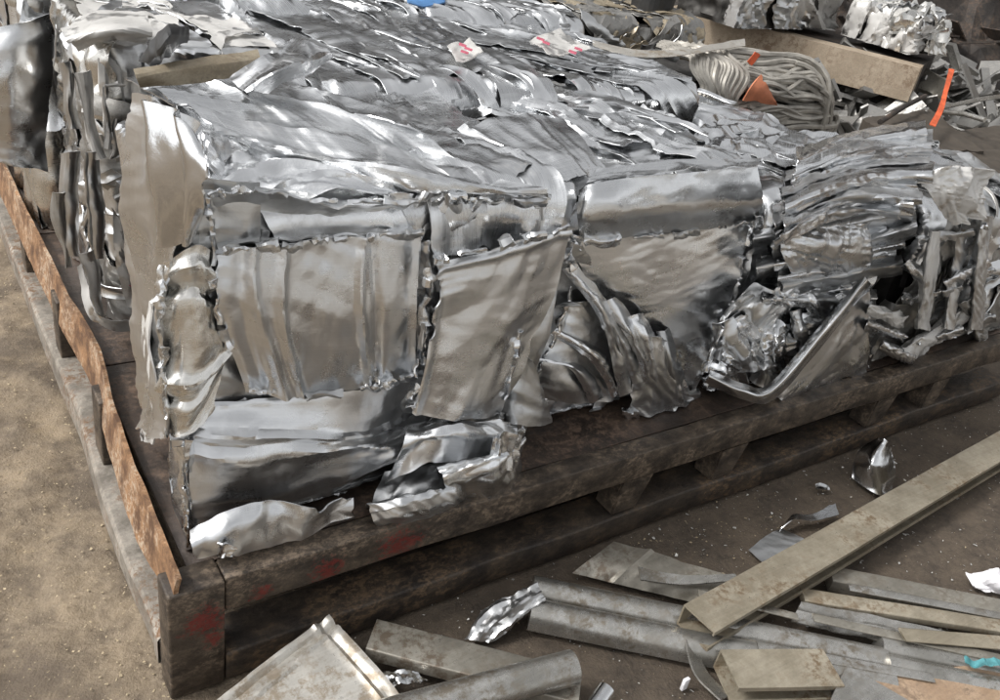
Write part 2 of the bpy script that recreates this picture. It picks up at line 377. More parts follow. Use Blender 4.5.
M['alu_cream'] = alu('aluminium_lacquered', (.74, .725, .69), .27, .2, (.30, .26, .21), scratch=.5)
M['alu_white'] = alu('aluminium_white_paint', (.62, .61, .59), .38, .5, (.18, .15, .12), .4, paint=(.47, .46, .44))
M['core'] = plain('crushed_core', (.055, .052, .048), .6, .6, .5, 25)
M['deck'] = rusty('deck_plate_steel', (.034, .025, .020), (.075, .053, .040), (.14, .095, .068), .5, .25, 9)
_red = [(tuple(ony(205, 622, -.006)), .05), (tuple(ony(212, 640, -.006)), .03), (tuple(ony(262, 592, 0)), .03), (tuple(ony(328, 570, 0)), .05), (tuple(ony(398, 545, 0)), .065), (tuple(ony(415, 540, 0)), .03)]
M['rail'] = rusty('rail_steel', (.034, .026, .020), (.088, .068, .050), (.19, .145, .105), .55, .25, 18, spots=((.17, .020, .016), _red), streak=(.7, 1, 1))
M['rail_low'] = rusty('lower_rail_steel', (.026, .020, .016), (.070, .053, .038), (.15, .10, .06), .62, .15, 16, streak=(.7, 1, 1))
M['rust'] = rusty('orange_rust', (.10, .052, .027), (.30, .165, .080), (.38, .30, .22), .8, .05, 14)
M['galv'] = rusty('grey_worn_steel', (.14, .122, .10), (.30, .27, .23), (.15, .085, .045), .7, .1, 12)
M['oxal'] = rusty('oxidised_aluminium_beige', (.27, .235, .175), (.41, .365, .285), (.20, .145, .09), .42, .45, 8, bump=.15, spk=.3)
M['oxgrey'] = rusty('oxidised_aluminium_grey', (.30, .29, .265), (.47, .46, .435), (.23, .20, .16), .34, .8, 6, bump=.12, spk=.25)
M['oxdark'] = rusty('oxidised_aluminium_dark', (.21, .195, .165), (.34, .32, .275), (.15, .12, .09), .42, .55, 7, bump=.15, spk=.3)
M['panelgrey'] = rusty('dusty_painted_panel', (.36, .34, .305), (.48, .46, .42), (.28, .235, .18), .42, .5, 5, bump=.1, spk=.25)
M['brownplate'] = rusty('brown_plate', (.27, .185, .12), (.37, .27, .185), (.20, .14, .095), .6, .05, 8, bump=.2)
M['tan'] = rusty('tan_lacquer', (.26, .215, .15), (.36, .31, .23), (.18, .14, .095), .45, .4, 9, bump=.15)
M['rag'] = plain('white_cloth', (.72, .71, .73), .9, 0, .15, 40)
M['cyan'] = plain('cyan_cloth', (.07, .23, .25), .85, 0, .4, 40)
M['orange'] = plain('orange_plastic', (.50, .085, .025), .65, 0, .45, 14)
M['terra'] = plain('terracotta_shard', (.48, .17, .085), .75, 0, .25, 30)
M['blue'] = plain('blue_tarp', (.06, .16, .34), .6, 0, .3, 20)
M['black'] = plain('black_plastic', (.02, .02, .02), .45, 0, .3, 40)
M['darkscrap'] = rusty('dark_scrap', (.018, .015, .013), (.045, .036, .030), (.09, .062, .045), .75, .2, 8)
M['cable'] = plain('dull_cable', (.33, .31, .275), .5, .35, .4, 18)
M['beam'] = rusty('beige_beam', (.27, .215, .155), (.36, .295, .22), (.19, .135, .09), .7, .05, 5, bump=.15)
M['chip'] = plain('chips', (.34, .275, .18), .8, 0, .5, 200)
M['chipw'] = plain('metal_swarf', (.70, .69, .66), .4, .7, .4, 200)
M['redmark'] = plain('red_marker', (.40, .09, .13), .7, 0, .4, 60)
M['mutedwood'] = plain('old_timber', (.05, .040, .030), .85, 0, .4, 12)

# ------------------------------------------------------------------ ground
def axis(lo, hi, step, far):
    a = list(np.arange(lo, hi+1e-6, step)); s = step
    while a[-1] < far: s *= 1.35; a.append(a[-1]+s)
    s = step
    while a[0] > -far: s *= 1.35; a.insert(0, a[0]-s)
    return np.array(a)
gx = axis(-1.2, 3.4, .016, 400); gy = axis(-1.3, 2.6, .016, 400)
X, Y = np.meshgrid(gx, gy, indexing='ij')
near = np.exp(-((np.maximum(0, np.abs(X-1)-3)/3)**2+(np.maximum(0, np.abs(Y-.5)-3)/3)**2))
left = sstep(X, .25, -.15)
Z = near*((.010+.012*left)*fbm(X/.35, Y/.35, 0., 3, 3) + (.007+.020*left)*fbm(X/.07, Y/.07, 0., 3, 9)) - .006
rut = np.exp(-((X+.30-.28*(Y-.0)+.05*np.sin(Y*5))/.05)**2)
Z = Z - near*.010*rut*left
idx = np.arange(X.size).reshape(X.shape)
F = np.stack([idx[:-1, :-1], idx[1:, :-1], idx[1:, 1:], idx[:-1, 1:]], -1).reshape(-1, 4)
def ground_mat():
    m, n, l, p = new_mat('yard_dirt'); ob = n.new('ShaderNodeNewGeometry').outputs['Position']
    big = noise(n, l, ob, 1.3, 5, .6); med = noise(n, l, ob, 7, 6, .65); fine = noise(n, l, ob, 55, 6, .7); grit = noise(n, l, ob, 170, 3, .6)
    sx = n.new('ShaderNodeSeparateXYZ'); l.new(ob, sx.inputs[0])
    mr = n.new('ShaderNodeMapRange'); mr.inputs[1].default_value = .35; mr.inputs[2].default_value = -.10; l.new(math_(n, l, 'ADD', sx.outputs[0], math_(n, l, 'MULTIPLY', math_(n, l, 'SUBTRACT', big.outputs[0], .5), .3)), mr.inputs[0])
    rm = ramp(n, .36, .62); l.new(med.outputs[0], rm.inputs[0]); rf = ramp(n, .38, .66); l.new(fine.outputs[0], rf.inputs[0])
    # dry sandy dirt with sawdust on the left, dark oily concrete under the scrap
    sand = mixc(n, l, rm.outputs[0], (.105, .078, .052), (.26, .20, .13)); sand = mixc(n, l, math_(n, l, 'MULTIPLY', rf.outputs[0], .6), sand, (.29, .235, .170))
    oil = mixc(n, l, rm.outputs[0], (.036, .027, .020), (.082, .062, .044)); oil = mixc(n, l, math_(n, l, 'MULTIPLY', rf.outputs[0], .45), oil, (.15, .118, .085))
    my = n.new('ShaderNodeMapRange'); my.inputs[1].default_value = -1.0; my.inputs[2].default_value = -1.5; l.new(math_(n, l, 'ADD', sx.outputs[1], math_(n, l, 'MULTIPLY', math_(n, l, 'SUBTRACT', big.outputs[0], .5), .6)), my.inputs[0])
    smask = math_(n, l, 'MAXIMUM', mr.outputs[0], my.outputs[0])
    damp = noise(n, l, ob, 2.6, 6, .7); dr = ramp(n, .45, .57); l.new(damp.outputs[0], dr.inputs[0]); sand = mixc(n, l, math_(n, l, 'MULTIPLY', dr.outputs[0], .75), sand, (.070, .052, .037))
    bounce_ground = mixc(n, l, rm.outputs[0], (.25, .235, .21), (.37, .35, .32))  # pale ground added behind the camera, brightens what the bale fronts reflect
    col = mixc(n, l, smask, oil, sand)
    mw = n.new('ShaderNodeMapRange'); mw.inputs[1].default_value = -1.25; mw.inputs[2].default_value = -1.9; l.new(sx.outputs[1], mw.inputs[0])
    col = mixc(n, l, mw.outputs[0], col, bounce_ground)
    g = ramp(n, .69, .73); l.new(grit.outputs[0], g.inputs[0]); mm = ramp(n, .5, .62); l.new(big.outputs[0], mm.inputs[0])
    col = mixc(n, l, math_(n, l, 'MULTIPLY', g.outputs[0], math_(n, l, 'ADD', math_(n, l, 'MULTIPLY', mr.outputs[0], .6), .3)), col, (.42, .35, .24))
    l.new(col, p.inputs['Base Color'])
    rr = n.new('ShaderNodeMapRange'); rr.inputs[3].default_value = .62; rr.inputs[4].default_value = .98; l.new(fine.outputs[0], rr.inputs[0]); l.new(rr.outputs[0], p.inputs['Roughness'])
    h = math_(n, l, 'ADD', math_(n, l, 'MULTIPLY', fine.outputs[0], 1.0), math_(n, l, 'MULTIPLY', grit.outputs[0], .6))
    b = n.new('ShaderNodeBump'); b.inputs['Strength'].default_value = .55; b.inputs['Distance'].default_value = .010; l.new(h, b.inputs['Height']); l.new(b.outputs[0], p.inputs['Normal'])
    return m
ground = link('ground', mesh_from('ground', np.stack([X, Y, Z], -1).reshape(-1, 3), F), ground_mat()); tag(ground, kind='structure')

# ------------------------------------------------------------------ the steel pallet
PW, PD, DZ = 3.10, 2.40, .28
pallet = empty('steel_pallet', (0, 0, 0), 0, 'low rusty steel pallet with bent orange side lip carrying the aluminium bales', 'pallet')
# deck of separate long plates
boxo('deck_plate', (.031, PW, .062, .80, .270, DZ-.002), M['deck'], pallet, .002, .006, 3, .12)
boxo('deck_plate', (.031, PW, .806, 1.60, .270, DZ-.003), M['deck'], pallet, .002, .006, 4, .12)
boxo('deck_plate', (.031, PW, 1.606, PD, .270, DZ-.001), M['deck'], pallet, .002, .006, 5, .12)
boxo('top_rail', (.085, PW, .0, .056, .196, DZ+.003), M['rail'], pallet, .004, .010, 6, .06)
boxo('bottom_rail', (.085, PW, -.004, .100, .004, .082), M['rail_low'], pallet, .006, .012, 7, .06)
boxo('corner_post', (-.023, .083, -.006, .064, .002, DZ+.004), M['rail'], pallet, .005, .004, 8, .05)
def leg(x, y0, y1, w=.085):
    prof = [(0, 0), (w*1.0, 0), (w*1.45, .112), (w*.10, .112)]
    bm = bmesh.new()
    a = [bm.verts.new((x+p[0], y0, .083+p[1])) for p in prof]; b = [bm.verts.new((x+p[0], y1, .083+p[1])) for p in prof]
    bm.faces.new(a); bm.faces.new(b[::-1])
    for i in range(4): bm.faces.new((a[i], b[i], b[(i+1) % 4], a[(i+1) % 4]))
    bmesh.ops.recalc_face_normals(bm, faces=bm.faces); bmesh.ops.bevel(bm, geom=list(bm.edges), offset=.005, segments=2, affect='EDGES')
    me = bpy.data.meshes.new('leg'); bm.to_mesh(me); bm.free(); return link('leg', me, M['rail'], pallet)
for x in (1.10, 1.47, 2.20, 2.52): leg(x, .004, .075)
for x in (.55, 1.3, 2.1): leg(x, 1.15, 1.25)
# left side: battered lip, lower rail and short legs
lipx = [(-.05, -.004), (.034, 0.0), (.17, -.006), (.333, -.003), (.595, .012), (.80, .033), (.90, .030), (1.144, .016), (1.58, .008), (2.12, .001), (2.4, .0)]
ys = np.linspace(.0, 2.4, 90)
def lipoff(y): return np.interp(y, [a for a, b in lipx], [b for a, b in lipx])
P = np.zeros((90, 10, 3))
for j, t in enumerate(np.linspace(0, 1, 10)):
    zz = .204+.118*t+.02*(1-t)*np.clip(1-ys/.2, 0, 1)+.006*fbm(ys/.3, ys*0, 0., 3, 4)*t*2
    P[:, j] = np.stack([lipoff(ys)+.004-.016*(1-t)**1.3*np.clip(ys/.25, .25, 1)-.010*math.sin(t*2.6)*(.5+2*fbm(ys/.25, ys*0+3, 0., 2, 5))+.003*fbm(ys/.05, ys*0+t*3, 0., 2, 8), ys, zz], 1)
link('side_lip', grid_mesh('side_lip', P[::-1], np.stack(np.meshgrid(ys, np.linspace(0, .1, 10), indexing='ij'), -1), .009), M['rust'], pallet)
P = np.zeros((90, 12, 3)); prof = [(-.020, .0), (-.020, .035), (-.020, .066), (-.012, .074), (.0, .075), (.05, .075)]
pp = resample([(a, 0, b) for a, b in prof], 12, False)
dz = np.interp(ys, [0, .3, .55, .85, 1.2, 1.5, 2.4], [0, 0, .004, .022, .012, 0, 0]); dx = np.interp(ys, [0, .25, .55, .85, 1.3, 2.4], [.006, -.004, -.004, .010, .004, 0])
for j in range(12): P[:, j] = np.stack([pp[j, 0]+dx+.004*fbm(ys/.12, ys*0+j*.1, 0., 2, 2), ys+.066*(ys < .001), pp[j, 2]+dz*(pp[j, 2]/.07)+.003*fbm(ys/.1, ys*0+j*.1, 0., 2, 6)], 1)
P[:, :, 1] = .067+P[:, :, 1]*(2.33/2.4)
link('bottom_rail', grid_mesh('bottom_rail', P[::-1], np.stack(np.meshgrid(ys, np.linspace(0, .1, 12), indexing='ij'), -1), .006), M['galv'], pallet)
for y in (.66, 1.17, 1.75): boxo('leg', (.004, .060, y, y+.085, .070, .268), M['rail'], pallet, .004, .004, 9, .05)
# spatters of red paint on the corner post and front rail (real dried paint)
def blot(name, c, axis_, r, mat, parent, seed, sy=1.0):
    rg = np.random.default_rng(seed); k = 26; bm = bmesh.new(); ring = []
    for i in range(k):
        a = 2*math.pi*i/k; q = r*(.55+.6*rg.random()); u_, v_ = q*math.cos(a), q*sy*math.sin(a)
        ring.append(bm.verts.new((c[0]+u_, c[1], c[2]+v_)))
    f = bm.faces.new(ring); g = bmesh.ops.extrude_face_region(bm, geom=[f]); bmesh.ops.translate(bm, verts=[v for v in g['geom'] if isinstance(v, bmesh.types.BMVert)], vec=(0, .003, 0))
    bmesh.ops.recalc_face_normals(bm, faces=bm.faces); me = bpy.data.meshes.new(name); bm.to_mesh(me); bm.free(); return link(name, me, mat, parent)
redp = plain('old_red_paint', (.19, .022, .020), .8, 0, .6, 60)

# ------------------------------------------------------------------ bale machinery
def make_bale(name, x0, x1, y0, y1, z1, label, seed, core=True, z0=DZ, group='aluminium bales on the pallet', inset=.035, cat='bale'):
    e = empty(name, ((x0+x1)/2, (y0+y1)/2, z0), 0, label, cat, group)
    b = dict(x0=x0, x1=x1, y0=y0, y1=y1, z0=z0, z1=z1, o=e, seed=seed, rng=np.random.default_rng(seed))
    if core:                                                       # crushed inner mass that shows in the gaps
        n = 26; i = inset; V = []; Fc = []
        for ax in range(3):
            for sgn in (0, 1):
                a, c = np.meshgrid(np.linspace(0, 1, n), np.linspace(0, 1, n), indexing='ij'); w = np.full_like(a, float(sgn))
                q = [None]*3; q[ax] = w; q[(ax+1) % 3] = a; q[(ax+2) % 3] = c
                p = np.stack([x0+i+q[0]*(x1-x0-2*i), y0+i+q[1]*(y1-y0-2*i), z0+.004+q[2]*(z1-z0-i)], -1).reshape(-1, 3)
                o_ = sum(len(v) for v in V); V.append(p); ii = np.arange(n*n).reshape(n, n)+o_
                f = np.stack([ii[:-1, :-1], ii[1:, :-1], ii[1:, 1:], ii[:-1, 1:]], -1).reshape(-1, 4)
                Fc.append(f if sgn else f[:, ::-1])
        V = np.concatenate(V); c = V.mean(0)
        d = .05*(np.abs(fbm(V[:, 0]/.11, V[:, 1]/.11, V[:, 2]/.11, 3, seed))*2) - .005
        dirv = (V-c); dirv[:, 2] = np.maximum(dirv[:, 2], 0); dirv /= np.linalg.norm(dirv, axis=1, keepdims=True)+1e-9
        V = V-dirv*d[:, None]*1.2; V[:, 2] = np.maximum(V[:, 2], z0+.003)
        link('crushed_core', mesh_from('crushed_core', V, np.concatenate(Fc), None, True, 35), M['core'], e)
    return b
def belt(b, kind, l, m, r=.05):
    """point and outward normal on the bale's rounded faces; l runs over the edge, m along it"""
    H = b['z1']-b['z0']; W = b['x1']-b['x0']; D = b['y1']-b['y0']
    L1 = D if kind == 'lf' else H
    a = np.clip((l-(L1-r))/(r*math.pi/2), 0, 1)*math.pi/2
    flat2 = np.maximum(0, l-(L1-r)-r*math.pi/2)
    p = np.minimum(l, L1-r)+r*np.sin(a); q = r*(1-np.cos(a))+flat2   # p: along the first face, q: along the second
    c, s = np.cos(a), np.sin(a); z = np.zeros_like(l)
    if kind == 'ft': return np.stack([b['x0']+m, b['y0']+q, b['z0']+p], -1), np.stack([z, -c, s], -1)
    if kind == 'lt': return np.stack([b['x0']+q, b['y0']+m, b['z0']+p], -1), np.stack([-c, z, s], -1)
    if kind == 'lf': return np.stack([b['x0']+q, b['y1']-p, b['z0']+m], -1), np.stack([-c, -s, z], -1)
    if kind == 'rt': return np.stack([b['x1']-q, b['y0']+m, b['z0']+p], -1), np.stack([c, z, s], -1)
def bsheet(b, kind, l0, m0, Ls, Lt, ang, depth=.01, mat=None, name='sheet', amp=.012, scale=.16, n=5, bow=0.0, curl=.012, res=.010, rag=.012, wave=0.0,
           cover=.35, thick=.002, tuck=.5, macro=.05, streak=0.0, dent=.004):
    rng = b['rng']; sd_ = int(rng.integers(1, 99999))
    nu = int(np.clip(Ls/res, 8, 130)); nv = int(np.clip(Lt/res, 5, 110))
    u, v = np.meshgrid(np.linspace(0, 1, nu), np.linspace(0, 1, nv), indexing='ij')
    s0, t0 = u*Ls, v*Lt
    f = lambda a, k: ragged(a, k*11., rag, sd_)
    s = (f(t0, 1)+u*(Ls-f(t0, 1)-f(t0, 2)))-Ls/2; t = (f(s0, 3)+v*(Lt-f(s0, 3)-f(s0, 4)))-Lt/2
    tt = t+bow*((s/(Ls/2))**2-.4)*Lt+wave*np.sin(s/Ls*rng.uniform(4, 9)+rng.uniform(0, 6))
    ca, sa = math.cos(ang), math.sin(ang)
    l = l0+s*ca-tt*sa; m = m0+s*sa+tt*ca
    mw = {'ft': b['x1']-b['x0'], 'lt': b['y1']-b['y0'], 'rt': b['y1']-b['y0'], 'lf': b['z1']-b['z0']}[kind]
    over = np.maximum(0, m-mw)+np.maximum(0, -m)                   # beyond the bale's flank the sheet turns inwards
    m = np.clip(m, -.01, mw+.01); low = np.maximum(0, .012-l); l = np.maximum(l, .012)
    Pp, N = belt(b, kind, l, m)
    d = depth + crumple(s, t, rng, scale, amp*1.25, n, .03, cover)+dent*2*fbm(s/.09, t/.09, 0., 2, sd_+5)
    if streak: d = d+streak*pleat(s, t, sd_+8)
    d = d+macro*fbm(Pp[..., 0]/.30, Pp[..., 1]/.30, Pp[..., 2]/.30, 2, b['seed'])
    e = np.minimum(np.minimum(v, 1-v)*Lt, np.minimum(u, 1-u)*Ls)
    d = d+curl*np.exp(-e/.03)*(2*vnoise(s/.24, t/.24, 0., sd_+11)-1.5*tuck)
    d = d-np.minimum(over, .08)*1.0
    Pp = Pp+N*d[..., None]; Pp[..., 2] = np.maximum(Pp[..., 2], b['z0']+.003)
    uv = np.stack([s, t], -1)
    du = np.gradient(Pp, axis=0); dv = np.gradient(Pp, axis=1)
    if np.sum(np.cross(du, dv)*N) < 0: Pp = Pp[::-1]; uv = uv[::-1]
    return link(name, grid_mesh(name, Pp, uv, thick), mat or M['alu'], b['o'])
def cover_bale(b, faces, mats, seed=0, big=1.0, ang=None, amp=.014, streak=0.0, layers=1, ribbon=0, curl=.014, scale=.15, res=.011, depth=0.0, macro=.05):
    """tile the faces with overlapping crumpled sheets, then strips on top"""
    rng = np.random.default_rng(b['seed']*7+seed)
    H = b['z1']-b['z0']; W = b['x1']-b['x0']; D = b['y1']-b['y0']
    for (kind, l_lo, l_hi, nl, nm) in faces:
        mw = {'ft': W, 'lt': D, 'rt': D, 'lf': H}[kind]
        cells = [(i, j, k) for k in range(layers) for i in range(nl) for j in range(nm)]; rng.shuffle(cells)
        cells = sorted(cells, key=lambda c: c[2])
        for q, (i, j, k) in enumerate(cells):
            dl = (l_hi-l_lo)/nl; dm = mw/nm
            l0 = l_lo+(i+.5+rng.uniform(-.25, .25))*dl; m0 = (j+.5+rng.uniform(-.25, .25))*dm
            a = rng.uniform(-.35, .35)+(ang if ang is not None else 0)
            Ls = dl*rng.uniform(1.15, 1.9)*big; Lt = dm*rng.uniform(.95, 1.5)*big
            bsheet(b, kind, l0, m0, Ls, Lt, a, depth+.002+.010*k+.016*rng.random(), mats[int(rng.integers(len(mats)))], amp=amp*rng.uniform(.4, 1.5), scale=scale*rng.uniform(.7, 1.4),
                   bow=rng.uniform(-.25, .25), curl=curl*rng.uniform(.3, 1.5), streak=streak*rng.uniform(.3, 1.3), res=res, cover=rng.uniform(.25, .5), macro=macro)
        for q in range(ribbon):
            l0 = rng.uniform(l_lo+.02, l_hi-.02); m0 = rng.uniform(.03, mw-.03)
            a = rng.uniform(-.5, .5)+(ang if ang is not None else 0)+(0 if rng.random() < .7 else 1.2)
            bsheet(b, kind, l0, m0, rng.uniform(.12, .38), rng.uniform(.015, .06), a, depth+rng.uniform(.010, .034), mats[int(rng.integers(len(mats)))], 'strip', amp=.006*rng.uniform(.5, 1.5), scale=.13, n=3,
                   bow=rng.uniform(-.9, .9), curl=.014, wave=rng.uniform(0, .012), res=.007, rag=.006, macro=macro)

def FY(Y, *pts): return [ony(p[0], p[1], Y-(p[2] if len(p) > 2 else 0)) for p in pts]      # on a bale's front plane
def FX(Xp, *pts): return [onx(p[0], p[1], Xp-(p[2] if len(p) > 2 else 0)) for p in pts]    # on a bale's left plane
def FZ(*pts): return [onz(p[0], p[1], p[2]) for p in pts]                                  # at a height

# ------------------------------------------------------------------ bale 1: the big one at the pallet corner
b1 = make_bale('aluminium_bale', .06, .86, .13, .60, .97, 'big silver sheet-aluminium bale at the near pallet corner with ribbed front panel', 11, inset=.06)
o1 = b1['o']; A, AB, AT, AC, AD = M['alu'], M['alu_bright'], M['alu_top'], M['alu_cream'], M['alu_dull']
YF = .13
# backing sheets low on the front so gaps read as crushed metal
cover_bale(b1, [('ft', .02, .62, 3, 3)], [AD, A], 1, 1.1, None, .016, 0, 1, 0, .008, .16, .011, -.022)
loft('panel', o1, A, [FY(YF, (210, 252, .02), (250, 246, .03), (300, 240, .03), (352, 236, .035), (400, 231, .03), (428, 240, .01)),
                      FY(YF, (215, 300, .03), (255, 310, .05), (300, 310, .045), (352, 310, .05), (395, 305, .05), (426, 305, .02)),
                      FY(YF, (246, 388, .01), (272, 396, .03), (305, 394, .03), (350, 391, .03), (385, 384, .03), (428, 368, .01))],
     res=.0042, tstreak=.0015, seed=1, amp=.009, scale=.30, thick=.0032, rag=.006, curl=.006, ribs=((.10, .03, -.008), (.17, .022, .010), (.27, .020, .012), (.62, .018, .014), (.68, .022, -.012), (.90, .02, .012)), dent=.003, cover=.40)
loft('panel', o1, A, [FY(YF, (430, 264, .045), (480, 250, .06), (530, 236, .055), (572, 226, .03)),
                      FY(YF, (424, 320, .05), (470, 318, .07), (515, 316, .06), (551, 300, .02)),
                      FY(YF, (410, 412, .05), (440, 420, .075), (470, 421, .07), (502, 418, .03))],
     res=.005, seed=2, amp=.008, scale=.28, thick=.0032, rag=.010, curl=.006, dent=.004, cover=.42, tstreak=.0015, ribs=((.04, .035, .012),), vribs=((.08, .04, .008),))
loft('panel', o1, M['alu_dull'], [FY(YF, (206, 193, .02), (255, 190, .03), (300, 198, .03), (360, 205, .03), (418, 199, .03)),
                      FY(YF, (210, 222, -.03), (260, 222, -.03), (315, 225, -.035), (370, 222, -.03), (418, 214, -.02)),
                      FY(YF, (216, 254, .02), (262, 248, .025), (320, 243, .025), (372, 237, .025), (420, 228, .02))],
     res=.006, seed=3, amp=.008, scale=.12, thick=.0032, rag=.010, curl=.008, dent=.008)
loft('panel', o1, AC, [FY(YF, (160, 262, -.02), (182, 248, .025), (200, 242, .03), (214, 250, .015)),
                       FY(YF, (158, 330, -.02), (182, 322, .03), (205, 322, .04), (217, 330, .02)),
                       FY(YF, (163, 392, -.02), (180, 392, .03), (200, 390, .04), (232, 352, .02)),
                       FY(YF, (168, 432, -.02), (178, 436, .02), (186, 430, .03), (212, 408, .02))],
     res=.005, seed=4, amp=.006, scale=.15, tstreak=.006, thick=.0032, rag=.006, curl=.006, dent=.006, vribs=((.13, .03, .010), (.19, .02, -.012), (.62, .03, .010), (.70, .03, -.01)))
loft('sheet', o1, AD, [FY(YF, (150, 170, -.04), (200, 178, .0), (262, 180, .0)), FY(YF, (158, 260, -.04), (205, 260, .0), (262, 260, .0)), FY(YF, (160, 350, -.04), (208, 350, .0), (262, 350, .0)), FY(YF, (168, 440, -.03), (208, 440, .0), (262, 430, .0))], res=.008, seed=18, amp=.012, scale=.14, thick=.0032, rag=.005, tstreak=.006)
loft('sheet', o1, AD, [FY(YF, (395, 200, .0), (480, 205, .0), (570, 205, -.01)), FY(YF, (395, 260, .0), (480, 260, .0), (568, 260, -.01)), FY(YF, (395, 380, -.01), (470, 400, .0), (525, 400, -.01))], res=.008, seed=19, amp=.014, scale=.14, thick=.0032, rag=.005, tstreak=.008)
loft('strip', o1, A, [FY(YF, (420, 240, .015), (422, 300, .02), (418, 365, .015)), FY(YF, (430, 238, .04), (431, 300, .035), (424, 365, .035)), FY(YF, (440, 240, .01), (440, 300, .015), (436, 362, .01))], res=.005, seed=21, amp=.008, scale=.08, thick=.0032, rag=.004)
# left flank: tall folded columns
loft('sheet', o1, A, [FX(.06, (137, 92), (131, 130), (130, 200), (140, 280), (146, 340), (143, 425)),
                      FX(.06, (152, 92, .02), (146, 140, .03), (145, 210, .03), (152, 290, .02), (154, 350, .02), (152, 430, .02)),
                      FX(.06, (172, 104, .02), (163, 150, .04), (160, 220, .035), (160, 290, .02), (159, 360, .02), (161, 438, .02)),
                      FY(YF, (205, 150, .0), (192, 190, .02), (180, 240, .02), (168, 300, .02), (164, 370, .02), (167, 440, .02))],
     res=.006, seed=5, amp=.008, scale=.18, streak=.016, thick=.0032, rag=.008, curl=.01, dent=.01, vribs=((.30, .05, .018), (.52, .04, -.018), (.75, .05, .014)))
loft('sheet', o1, AB, [FX(.055, (143, 97, .035), (156, 102, .045), (178, 115, .048), (202, 142, .04)),
                       FX(.055, (150, 140, .045), (165, 148, .055), (190, 158, .055), (208, 172, .045)),
                       FX(.055, (158, 190, .04), (172, 200, .05), (190, 206, .05), (206, 200, .04)),
                       FX(.055, (164, 240, .03), (172, 246, .03), (184, 244, .03), (196, 236, .02))],
     res=.005, seed=6, amp=.004, scale=.16, n=3, thick=.0032, rag=.005, curl=.003, dent=.004, ribs=((.3, .10, .014), (.58, .09, -.012), (.85, .09, .010)))
loft('strip', o1, M['alu_white'], [FX(.05, (146, 300), (141, 340, .01), (146, 385, .01), (143, 442)), FX(.05, (156, 300, .02), (152, 340, .03), (156, 385, .03), (152, 446, .02))], res=.005, seed=7, amp=.005, scale=.12, n=3, thick=.0032, rag=.006, curl=.006)
# lower sheet, twisted
loft('sheet', o1, A, [FY(YF, (189, 402, .01), (250, 398, .015), (330, 390, .015), (385, 376, .005), (430, 356, -.02)),
                      FY(YF, (186, 437, .03), (250, 437, .045), (330, 437, .05), (385, 430, .02), (432, 400, -.03)),
                      FY(YF, (186, 480, .02), (250, 476, .035), (330, 462, .045), (390, 452, .045), (440, 428, .02)),
                      FY(YF, (190, 522, .01), (250, 509, .02), (335, 490, .03), (395, 463, .045), (446, 441, .03))],
     res=.006, seed=8, amp=.007, scale=.25, streak=.007, thick=.0032, rag=.006, curl=.006, dent=.010, vribs=((.33, .03, .012), (.40, .03, -.012)), cover=.5)
loft('sheet', o1, AB, [FX(.055, (174, 452, -.01), (173, 480), (176, 520), (183, 548)), FY(YF, (181, 440, .03), (180, 480, .04), (183, 520, .04), (190, 549, .03)), FY(YF, (192, 440, .03), (190, 480, .04), (194, 518, .04), (206, 540, .03))],
     res=.005, seed=9, amp=.006, scale=.1, thick=.0032, rag=.005, curl=.006)
loft('sheet', o1, A, [FY(YF, (184, 535, .04), (225, 512, .06), (270, 500, .07), (315, 503, .08), (352, 490, .04)),
                      FY(YF, (186, 548, .07), (226, 532, .09), (270, 520, .09), (312, 518, .09), (352, 502, .06)),
                      FY(YF, (184, 556, .07), (222, 557, .085), (270, 545, .085), (320, 528, .085), (352, 512, .06))],
     res=.005, seed=10, amp=.009, scale=.16, n=4, thick=.0032, rag=.010, curl=.012)
loft('scrap_clip', o1, AB, [FY(YF, (216, 542, .10), (226, 541, .11), (234, 544, .10)), FY(YF, (219, 558, .10), (227, 558, .115), (232, 557, .10))], res=.004, seed=12, amp=.008, scale=.03, thick=.0032, rag=.004, curl=.006)
# crumpled skirt at the lower right
loft('sheet', o1, A, [FY(YF, (405, 428, .02), (440, 420, .06), (480, 420, .06), (512, 424, .03)),
                      FY(YF, (398, 446, .05), (436, 438, .10), (478, 436, .10), (520, 440, .06)),
                      FY(YF, (380, 480, .02), (425, 462, .08), (470, 458, .07), (512, 462, .04))], res=.005, seed=13, amp=.010, scale=.17, n=4, thick=.0032, rag=.008, curl=.010, streak=.008)
loft('sheet', o1, AD, [FY(YF, (385, 470, .0), (430, 462, .03), (470, 455, .03), (515, 448, .0)), FY(YF, (372, 500, .03), (425, 488, .07), (475, 478, .07), (515, 468, .03)), FY(YF, (368, 522, .05), (425, 508, .08), (475, 495, .08), (510, 488, .04))], res=.006, seed=22, amp=.012, scale=.12, n=4, thick=.003, rag=.006, streak=.010)
loft('scroll', o1, AB, [FY(YF, (432, 478, .03), (462, 462, .07), (500, 456, .06), (522, 438, .05)),
                       FY(YF, (436, 470, .10), (470, 460, .15), (505, 452, .14), (526, 436, .09)),
                       FY(YF, (446, 492, .13), (478, 480, .17), (510, 474, .15), (525, 452, .10)),
                       FY(YF, (468, 502, .08), (490, 498, .12), (508, 496, .11), (519, 476, .07))], res=.005, seed=14, amp=.008, scale=.15, n=4, thick=.0032, rag=.006, curl=.008, streak=.006)
loft('scroll', o1, A, [FY(YF, (362, 508, .02), (395, 500, .06), (430, 492, .07), (472, 482, .05)),
                      FY(YF, (364, 504, .09), (398, 497, .13), (432, 489, .14), (474, 480, .11)),
                      FY(YF, (372, 520, .11), (402, 513, .15), (440, 503, .15), (474, 492, .11)),
                      FY(YF, (384, 527, .08), (406, 523, .12), (442, 511, .11), (472, 499, .08))], res=.005, seed=15, amp=.008, scale=.13, n=4, thick=.0032, rag=.006, curl=.008, streak=.006)
